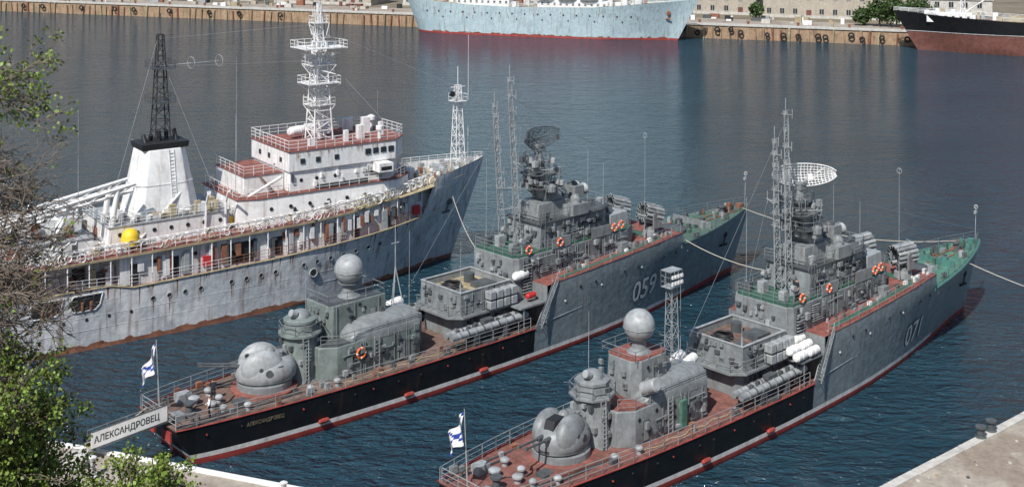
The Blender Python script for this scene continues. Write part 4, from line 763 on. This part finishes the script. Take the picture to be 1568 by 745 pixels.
# ------------------------------------------------------------ water
def sheet(name,pts,z,m):
    o=Obj(name,single=True); o.add(name,m,([(x,y,z) for x,y in pts],[tuple(range(len(pts)))])); return o.done()
wm=bpy.data.materials.new('sea'); wm.use_nodes=True; nt=wm.node_tree; N=nt.nodes; L=nt.links; b=N['Principled BSDF']
b.inputs['Roughness'].default_value=.06; b.inputs['IOR'].default_value=1.33
tc=N.new('ShaderNodeTexCoord'); mp=N.new('ShaderNodeMapping'); mp.inputs['Rotation'].default_value=(0,0,.35); mp.inputs['Scale'].default_value=(1,1.9,1); L.new(tc.outputs['Object'],mp.inputs['Vector'])
def noi(s,d,r=.55,dist=0.):
    n=N.new('ShaderNodeTexNoise'); n.inputs['Scale'].default_value=s; n.inputs['Detail'].default_value=d; n.inputs['Roughness'].default_value=r; n.inputs['Distortion'].default_value=dist; L.new(mp.outputs[0],n.inputs['Vector']); return n.outputs['Fac']
big=noi(.018,3); w1=noi(.17,3,.5,.4); w2=noi(.6,4,.6,.5); w3=noi(2.0,3,.6)
def mth(op,a,b_):
    m=N.new('ShaderNodeMath'); m.operation=op
    for i,x in((0,a),(1,b_)):
        if isinstance(x,(int,float)): m.inputs[i].default_value=x
        else: L.new(x,m.inputs[i])
    return m.outputs[0]
hgt=mth('ADD',mth('ADD',mth('MULTIPLY',w1,1.),mth('MULTIPLY',w2,1.05)),mth('MULTIPLY',w3,.2))
mr=N.new('ShaderNodeMapRange'); mr.inputs[1].default_value=.35; mr.inputs[2].default_value=.65; mr.inputs[3].default_value=.65; mr.inputs[4].default_value=1.; L.new(big,mr.inputs[0])
bp=N.new('ShaderNodeBump'); bp.inputs['Distance'].default_value=2.1; L.new(mr.outputs[0],bp.inputs['Strength']); L.new(hgt,bp.inputs['Height']); L.new(bp.outputs[0],b.inputs['Normal'])
cr=N.new('ShaderNodeValToRGB'); cr.color_ramp.elements[0].position=.35; cr.color_ramp.elements[1].position=.65; cr.color_ramp.elements[0].color=(.013,.046,.068,1); cr.color_ramp.elements[1].color=(.021,.066,.098,1); L.new(big,cr.inputs['Fac']); L.new(cr.outputs[0],b.inputs['Base Color'])
MATS['sea']=wm
sheet('water',[(-4000,-200),(4000,-200),(4000,5000),(-4000,5000)],0,'sea')
# ------------------------------------------------------------ far bank
du=Vector((math.cos(qa),math.sin(qa),0)); dn=Vector((-math.sin(qa),math.cos(qa),0)); Q0=Vector((-40.7,420,0))
def qp(s,t,z=0): p=Q0+du*s+dn*t; return (p.x,p.y,z)
o=Obj('far_quay')
V=[qp(-1500,0,-2),qp(1500,0,-2),qp(1500,0,4.3),qp(-1500,0,4.3)]
o.add('wall','quaywall',(V,[(0,1,2,3)])); 
QM=Matrix.Translation(Q0)@Matrix.Rotation(qa,4,'Z')
o.add('coping','concretel',xf(box(-700,900,-.35,1.6,4.0,4.6),QM))
for i in range(-130,130):
    if R.random()<.7: o.add('piles',R.choice(['quaywall','rustred','quaywall','tan']),xf(cyl((i*2.6+R.uniform(-.5,.5),-.35,-1),(i*2.6,-.35,4.0-R.random()*.8),R.uniform(.2,.45),n=8),QM))
for i in range(24): x=100+i*5.+R.uniform(-2,2); o.add('tyre_fenders','rubber',xf(torus((x,-1.0,R.uniform(1.4,3.2)),R.uniform(.5,.75),.26,(0,1,0),12,6),QM))
for i in range(12): x=-200+i*14+R.uniform(-4,4); o.add('tyre_fenders','rubber',xf(torus((x,-1.0,2.5),.7,.28,(0,1,0),12,6),QM))
for i in range(24): x=-180+i*15; o.add('bollards','rustred',xf(lathe([(.35,0),(.3,.6),(.55,.7),(.5,1.)],(x,1.0,4.6),10),QM))
o.done()
V=[qp(-3000,.8,4.35),qp(3000,.8,4.35),qp(3000,4500,4.35),qp(-3000,4500,4.35)]
o=Obj('ground',single=True); o.add('ground','earth',(V,[(0,1,2,3)])); o.done()
o=Obj('road',single=True); V=[qp(-600,1.8,4.38),qp(700,1.8,4.38),qp(700,18,4.38),qp(-600,18,4.38)]; o.add('road','concrete',(V,[(0,1,2,3)])); o.done()
def building(name,s0,s1,t0,t1,h,wm_,storeys,step=3.4,roof='roof'):
    o=Obj(name,tuple(Q0),qa); z0=4.36
    o.add('walls',wm_,box(s0,s1,t0,t1,z0,z0+h)); o.add('plinth','concretel',box(s0-.15,s1+.15,t0-.15,t0+.2,z0,z0+.9)); o.add('cornice','concretel',box(s0-.4,s1+.4,t0-.4,t1+.4,z0+h,z0+h+.4))
    v=[(s0-.5,t0-.5,z0+h+.4),(s1+.5,t0-.5,z0+h+.4),(s1+.5,t1+.5,z0+h+.4),(s0-.5,t1+.5,z0+h+.4),(s0+4,(t0+t1)/2,z0+h+3),(s1-4,(t0+t1)/2,z0+h+3)]
    o.add('roof',roof,(v,[(0,1,5,4),(1,2,5),(2,3,4,5),(3,0,4)]))
    n=int((s1-s0-1.5)/step)
    for k in range(storeys):
        zz=z0+1.3+k*(h/storeys)
        for i in range(n):
            x=s0+1.3+i*step
            if k==0 and i%6==3: o.add('doors','brownred',box(x,x+1.6,t0-.05,t0+.1,z0+.1,z0+2.6)); continue
            o.add('windows','glass',box(x,x+1.3,t0-.04,t0+.1,zz,zz+1.7)); o.add('frames','concretel',join(box(x-.12,x+1.42,t0-.12,t0-.0,zz-.16,zz-.01),box(x+.6,x+.7,t0-.07,t0-.045,zz,zz+1.7)))
    o.done()
building('stone_building',120,165,30,44,9.5,'stone',2,4.2); building('stone_building',168,190,26,40,7.5,'concretel',2,4.1); building('warehouse',96,117,34,50,7,'stone',2,4.6); building('stone_building',200,235,34,48,10,'stone',3,3.9)
building('warehouse',-140,-70,28,44,6,'concretel',1); building('warehouse',-60,-20,24,40,7,'stone',2); building('warehouse',-10,60,30,48,8,'concretel',2); building('warehouse',-230,-160,26,40,6,'stone',1); building('warehouse',270,330,30,50,8,'stone',2)
o=Obj('quay_clutter',tuple(Q0),qa)
for k in range(170):
    x=R.uniform(-220,240); y=R.uniform(3,22); s=R.uniform(.4,2.2); o.add('crates',R.choice(['rustred','tan','greyl','brownred','white','greyd','concretel','dark','stone']),box(x,x+s*R.uniform(.8,2.4),y,y+s,4.39,4.39+R.uniform(.4,1.8)))
    if k%6==0: o.add('posts','greyd',cyl((x,y,4.39),(x,y,4.39+R.uniform(2,6)),.1,n=5))
o.done()
# ------------------------------------------------------------ near quay / ground
def zg(y): return 2.0 if y>60 else 2+(60-y)*.6
o=Obj('quay')
P=[(-120,122),(-28.6,90.0),(-13.6,84.3),(24,70),(24,60),(-120,60)]
o.add('slab','concrete',prism(P[::-1],-2,2.0)); 
def kerb(a,b,m,w=.55,z0=2.,z1=2.18):
    a=Vector((*a,0));b=Vector((*b,0)); d=(b-a).normalized(); n=Vector((-d.y,d.x,0))*-w
    v=[a,b,b+n,a+n]; return [(p.x,p.y,z0-.3) for p in v]+[(p.x,p.y,z1) for p in v],[(0,1,2,3),(4,5,6,7),(0,1,5,4),(1,2,6,5),(2,3,7,6),(3,0,4,7)]
for a,b in zip(P[:3],P[1:4]): o.add('kerb','whiteclean',kerb(a,b,'concretel',.4))
o.add('steps','concretel',join(box(-32,-30.2,87.5,89.6,2.0,2.35),box(-31.6,-30.4,88,89.4,2.35,2.65)))
for k in range(30): x=R.uniform(-28,-14); y=R.uniform(80,84)-(x+14)*.3; s=R.uniform(.1,.4); o.add('rubble',R.choice(['stone','concretel','rustred']),box(x,x+s,y-2,y-2+s,2,2+s*.6))
o.done()
d=Vector((14.8,12.3,0)).normalized(); a0=Vector((24.2,84.0,0)); pn=Vector((d.y,-d.x,0))
A=a0-d*22; B=a0+d*120
o=Obj('pier'); PP=[A,B,B+pn*40,A+pn*40]; o.add('slab','concrete',prism([(p.x,p.y) for p in PP],-2,2.0))
for i in range(47):
    p=A+d*(i*3+R.uniform(0,.06)); q=A+d*(i*3+2.93); o.add('coping','concretel',kerb((p.x,p.y),(q.x,q.y),'concretel',.7+R.uniform(-.03,.03),2,2.12+R.uniform(-.02,.02)))
for i in range(30): p=A+d*(i*3.2); o.add('face_timbers','rustred',box(p.x-.15,p.x+.15,p.y-.2,p.y+.2,-.5,1.9))
for i in range(60): p=A+d*R.uniform(10,60)+pn*R.uniform(1,8); s=R.uniform(.08,.3); o.add('debris',R.choice(['tan','greyd','concretel']),box(p.x,p.x+s,p.y,p.y+s,2,2+s*.4))
o.done()
for px,dd in((1490,92.8),(1506,93.9)):
    X=(px-784)/1900*dd; o=Obj('mooring_bollard',(X+.5,dd-.2,2.0),0,1.,True); o.add('mooring_bollard','greyd',lathe([(.42,0),(.42,.15),(.26,.2),(.24,.7),(.4,.8),(.4,.95),(.2,1.0)],(0,0,0),16)); o.done()
for X,Y in((-15.2,82.6),(-29.2,86.4)):
    o=Obj('mooring_bollard',(X,Y,2.0),0,1.,True); o.add('mooring_bollard','whiteold',lathe([(.3,0),(.3,.1),(.2,.15),(.2,1.3),(.28,1.4),(.1,1.5)],(0,0,0),12)); o.done()
V=[];F=[];nx=50;ny=24
for j in range(ny+1):
    for i in range(nx+1):
        x=-200+400*i/nx; y=64-144*j/ny
        z=1.9 if y>=60 else min(38,zg(y)); z+= (R.uniform(-.5,.5) if y<55 else 0); V.append((x,y,z))
for j in range(ny):
    for i in range(nx): k=j*(nx+1)+i; F.append((k,k+1,k+nx+2,k+nx+1))
o=Obj('hillside',single=True); o.add('hillside','earth',(V,F)); o.done()
# gangway + name board
ga_=Vector((-30.2,89.6,2.8)); gb=Vector((-26.0,92.9,3.35)); d=(gb-ga_); L_=d.length; d.normalize(); rz=math.atan2(d.y,d.x)
o=Obj('gangway',tuple(ga_),rz); sl=(gb.z-ga_.z)/L_
sh=lambda g:([(x,y,z+x*sl) for x,y,z in g[0]],g[1])
o.add('planks','tan',sh(box(-.5,L_+.3,-.5,.5,0,.08))); o.add('beams','greyl',sh(join(box(-.5,L_+.3,-.56,-.48,-.1,.12),box(-.5,L_+.3,.48,.56,-.1,.12))))
o.add('handrails','steel',sh(join(rail([(-.3,.5,0),(L_+.2,.5,0)],h=1.),rail([(-.3,-.5,0),(L_+.2,-.5,0)],h=1.)))); o.add('name_board','whiteclean',sh(box(-.4,L_-.1,-.64,-.58,.1,1.25)))
o.add('name_board_edge','greyd',sh(join(box(-.4,L_-.1,-.66,-.57,.05,.1),box(-.4,L_-.1,-.66,-.57,1.25,1.3))))
tv,tf=text_geo('АЛЕКСАНДРОВЕЦ',.66,.012); mxx=max(p[0] for p in tv); o.add('name_text','dark',sh(([(-.2+p[0]/mxx*(L_-.5),-.65,.42+p[1]) for p in tv],tf))); o.done()
# ------------------------------------------------------------ mooring lines
def rope(p,q,sag=1.,r=.035,m='rope'):
    p=Vector(p);q=Vector(q); pts=[p.lerp(q,i/14)-Vector((0,0,sag*4*(i/14)*(1-i/14))) for i in range(15)]
    o=Obj('mooring_line',single=True); o.add('mooring_line',m,path(pts,r,5)); o.done()
L1=lambda x,y,z:tuple(c1.M@Vector((x,y,z))); L2=lambda x,y,z:tuple(c2.M@Vector((x,y,z)))
rope(L2(63.5,-2.4,6.2),(62,116,2.5),.8,.04); rope(L1(54.2,-4.1,6.6),L2(46,4.2,7.2),1.,.035); rope(L1(-1.4,2.2,3.1),(-31,88.5,3.2),.3); rope(L1(33,3,7.5),(-61.5+66*.819,109.3+66*.574,8.5),1.2,.035); rope(L2(69,.4,7),L1(68,-.8,7),1.5,.03)
# ------------------------------------------------------------ people
def person(loc,rot,pose=0,top='cloth_white',legs='cloth_navy'):
    J=[(0,0,.95),(0,0,1.2),(0,0,1.43),(0,0,1.52),(.01,0,1.62),(.01,0,1.74), (0,.19,1.40),(.03,.25,1.14),(.18 if pose else .05,.24,.92),(.24 if pose else .08,.23,.82), (0,-.19,1.40),(-.03,-.26,1.14),(.2 if pose else .03,-.2,1.0 if pose else .90),(.26 if pose else .05,-.14,1.04 if pose else .80), (0,.1,.9),(.06,.11,.48),(.0,.11,.08),(.15,.12,.03),(0,-.1,.9),(.0,-.11,.48),(-.12 if pose else 0,-.11,.08),(.04,-.12,.03)]
    E=[(0,1),(1,2),(2,3),(3,4),(4,5),(2,6),(6,7),(7,8),(8,9),(2,10),(10,11),(11,12),(12,13),(0,14),(14,15),(15,16),(16,17),(0,18),(18,19),(19,20),(20,21)]
    Rd=[.15,.14,.15,.06,.1,.085,.07,.05,.035,.04,.07,.05,.035,.04,.1,.065,.045,.04,.1,.065,.045,.04]
    me=bpy.data.meshes.new('b'); me.from_pydata(J,E,[]); ob=bpy.data.objects.new('b',me); sc.collection.objects.link(ob)
    m=ob.modifiers.new('s','SKIN')
    for i,r in enumerate(Rd): me.skin_vertices[0].data[i].radius=(r,r*(1.15 if i in(0,1,2) else 1))
    me.skin_vertices[0].data[0].use_root=True
    s=ob.modifiers.new('ss','SUBSURF'); s.levels=2; s.render_levels=2
    bpy.context.view_layer.update(); e=bpy.data.meshes.new_from_object(ob.evaluated_get(bpy.context.evaluated_depsgraph_get())); bpy.data.objects.remove(ob)
    mats=['skin',top,legs,'hair','dark']; 
    for k in mats: e.materials.append(MATS[k])
    for p in e.polygons:
        c=p.center; p.use_smooth=True
        if c.z<.1: k=4
        elif c.z<.93 and abs(c.y)<.2: k=2
        elif c.z>1.66 or(c.z>1.58 and c.x<-.03): k=3 if top!='cloth_white' else (3 if c.z<1.7 else 1)
        elif c.z>1.47: k=0
        elif abs(c.y)>.16 and c.z<1.05: k=0
        elif c.z<.97: k=2
        else: k=1
        p.material_index=k
    emp=bpy.data.objects.new('sailor',None); sc.collection.objects.link(emp); emp.location=loc; emp.rotation_euler=(0,0,rot)
    b=bpy.data.objects.new('body',e); sc.collection.objects.link(b); b.parent=emp
    V=join(ball((.1,.035,1.66),.014,n=8),ball((.1,-.035,1.66),.014,n=8))
    for nm,mm,g in(('eyes','dark',V),('nose','skin',ball((.115,0,1.635),.018,1,.8,1.5,8)),('ears','skin',join(ball((.01,.1,1.65),.03,.6,.4,1,8),ball((.01,-.1,1.65),.03,.6,.4,1,8))),('mouth','redp',box(.095,.108,-.025,.025,1.59,1.6))):
        q=bpy.data.meshes.new(nm); q.from_pydata(g[0],[],g[1]); q.materials.append(MATS[mm]); w=bpy.data.objects.new(nm,q); sc.collection.objects.link(w); w.parent=emp
    g=[]
    for hi in(9,13):
        hx,hy,hz=J[hi]; sg=1 if hy>0 else -1
        for k,l in enumerate((.07,.08,.075,.06)): g+=[cyl((hx+.03-.02*k,hy,hz-.02),(hx+.035-.02*k,hy-.005*sg,hz-.02-l*.6),.009,n=6),cyl((hx+.035-.02*k,hy-.005*sg,hz-.02-l*.6),(hx+.04-.02*k,hy-.03*sg,hz-.02-l),.008,n=6)]
        g.append(cyl((hx+.03,hy,hz+.01),(hx+.07,hy-.01*sg,hz-.04),.01,n=6))
    g=join(*g); q=bpy.data.meshes.new('fingers'); q.from_pydata(g[0],[],g[1]); q.materials.append(MATS['skin']); w=bpy.data.objects.new('fingers',q); sc.collection.objects.link(w); w.parent=emp
person(L1(1.35,-2.25,2.88),math.radians(200),1); person(L1(3.2,.5,2.88),math.radians(100),0,'cloth_navy'); person(L2(34.0,-1.9,8.84),math.radians(230),1,'cloth_navy')
# ------------------------------------------------------------ trees
def leaf(p,s,rr):
    d=Vector((rr.gauss(0,1),rr.gauss(0,1),rr.gauss(.4,.8))).normalized(); u=d.orthogonal().normalized(); a=rr.uniform(0,6.28); u=(u*math.cos(a)+d.cross(u)*math.sin(a))
    w=d.cross(u)*s*.38; 
    return [tuple(p),tuple(p+u*s*.5+w),tuple(p+u*s),tuple(p+u*s*.5-w)]
def addleaves(o,p,n,rad,s,rr,m='leaf'):
    V=[];F=[]
    for i in range(n):
        q=p+Vector((rr.gauss(0,rad),rr.gauss(0,rad),rr.gauss(0,rad*.8))); k=len(V); V+=leaf(q,s*rr.uniform(.7,1.3),rr); F.append((k,k+1,k+2,k+3))
    o.add('foliage',m,(V,F))
def bent(a,b,r0,r1,rr,n=4,j=.08):
    a=Vector(a);b=Vector(b); L=(b-a).length; pts=[a]+[a.lerp(b,i/n)+Vector((rr.gauss(0,j),rr.gauss(0,j),rr.gauss(0,j)))*L*.6 for i in range(1,n)]+[b]
    return join(*[cyl(pts[i],pts[i+1],lerp(r0,r1,i/n),lerp(r0,r1,(i+1)/n),n=6,caps=False) for i in range(n)]),pts
def crown_tree(name,base,c,rad,nl,nclump,leafn,s,seed,m='leaf',cr=.35):
    rr=random.Random(seed); o=Obj(name,single=False); base=Vector(base); c=Vector(c); g,p=bent(base,c-Vector((0,0,rad[2]*.5)),.28,.14,rr,6,.03); o.add('trunk','bark',g)
    for i in range(nl):
        st=p[rr.randint(3,6)]; v=Vector((rr.gauss(0,1),rr.gauss(0,1),rr.gauss(.2,.9))).normalized(); e=c+Vector((v.x*rad[0],v.y*rad[1],v.z*rad[2]))*rr.uniform(.7,1.0)
        g,q=bent(st,e,.09,.02,rr,4); o.add('limbs','bark',g)
        for k in range(nclump):
            cc=q[rr.randint(1,4)]+Vector((rr.gauss(0,.35),rr.gauss(0,.35),rr.gauss(0,.3)))*rad[0]*.45; g2,_=bent(q[2],cc,.02,.006,rr,2); o.add('twigs','twig',g2); addleaves(o,cc,leafn,cr*rr.uniform(.5,1.1),s,rr,m)
    o.done()
crown_tree('leafy_tree',(-16.0,35,zg(35)),(-14.25,35,26.9),(1.85,2.0,2.4),34,10,70,.12,5,cr=.26)
crown_tree('leafy_tree',(-15.4,36,zg(36)),(-14.5,36,24.6),(2.3,2,2.0),30,10,70,.12,15,cr=.26)
crown_tree('shrub_tree',(-10.6,35,zg(35)),(-10.5,35,25.15),(1.3,1.3,1.4),26,9,60,.11,9,cr=.2)
rr=random.Random(21); o=Obj('bare_tree')
g,p=bent((-17.6,36,zg(36)),(-16.2,36,38.5),.32,.07,rr,9,.012); o.add('trunk','bark',g)
def grow(a,d,L,r,dep,lf):
    b=a+d*L; g,pts=bent(a,b,r,r*.55,rr,3,.1); o.add('branches','twig',g)
    if dep==0:
        if rr.random()<lf: addleaves(o,b,rr.randint(3,8),.09,.12,rr)
        return
    for k in range(4 if dep>1 else 5):
        st=pts[rr.randint(1,3)]; nd=(d+Vector((rr.gauss(0,.55),rr.gauss(0,.5),rr.gauss(.05,.5)))).normalized(); grow(st,nd,L*rr.uniform(.5,.75),r*.58,dep-1,lf)
for i in range(40):
    z=25+rr.random()*13.0 if i<20 else rr.uniform(27.5,34); t=(z-zg(36))/(38.5-zg(36)); st=Vector(p[0]).lerp(Vector(p[-1]),t)
    d=Vector((rr.uniform(.6,1),rr.gauss(0,.35),rr.uniform(-.4,.35))).normalized()
    grow(st,d,(2.0 if z<34 else 1.5)*rr.uniform(.8,1.15),.052,3,.8 if z>34.2 else (.03 if z>27.5 else .3))
o.done()
def far_tree(base,h,r,seed):
    rr=random.Random(seed); o=Obj('broadleaf_tree'); base=Vector(base); o.add('trunk','bark',cyl(base,base+Vector((0,0,h*.6)),.35,.2,n=7))
    for i in range(34):
        v=Vector((rr.gauss(0,1),rr.gauss(0,1),rr.gauss(0,1))).normalized()*rr.uniform(.4,1); c=base+Vector((v.x*r,v.y*r,h*.6+v.z*h*.38)); o.add('limbs','bark',cyl(base+Vector((0,0,h*.4)),c,.1,.03,n=4,caps=False)); addleaves(o,c,55,r*.22,.75,rr,'leafdark')
    o.done()
for k,(s,t,h,r) in enumerate(((158,10,8,3.2),(163,9,9,4.4),(169,10,9,4.2),(120,16,6,1.8),(-100,22,6,3),(-150,22,7,4),(80,26,8,4),(250,26,9,5),(153,12,5,2.5))): far_tree(qp(s,t,4.36),h,r,k+40)
# ------------------------------------------------------------ light, world, camera
sd=Vector((-.33,-.70,0)).normalized(); el=math.radians(49); S=Vector((sd.x*math.cos(el),sd.y*math.cos(el),math.sin(el)))
lt=bpy.data.lights.new('sun','SUN'); lt.energy=5.; lt.angle=math.radians(.5); lt.color=(1,.965,.91); lo=bpy.data.objects.new('sun',lt); sc.collection.objects.link(lo); lo.rotation_euler=S.to_track_quat('Z','Y').to_euler(); lo.location=(0,0,100)
w=bpy.data.worlds.new('World'); sc.world=w; w.use_nodes=True; nt=w.node_tree; sk=nt.nodes.new('ShaderNodeTexSky'); sk.sky_type='NISHITA'; sk.sun_disc=False; sk.sun_elevation=el; sk.sun_rotation=math.atan2(S.x,S.y); sk.air_density=1.; sk.dust_density=.8; sk.ozone_density=2
nt.links.new(sk.outputs[0],nt.nodes['Background'].inputs[0]); nt.nodes['Background'].inputs[1].default_value=.10
sc.view_settings.view_transform='Standard'; sc.view_settings.look='None'; sc.view_settings.exposure=0
cd=bpy.data.cameras.new('camera'); cd.sensor_width=36; cd.lens=36*1900/1568; cd.shift_y=-522.5/1568; cd.clip_end=8000; cd.clip_start=.5
co=bpy.data.objects.new('camera',cd); sc.collection.objects.link(co); co.location=(0,0,42); co.rotation_euler=(math.pi/2,0,0); sc.camera=co
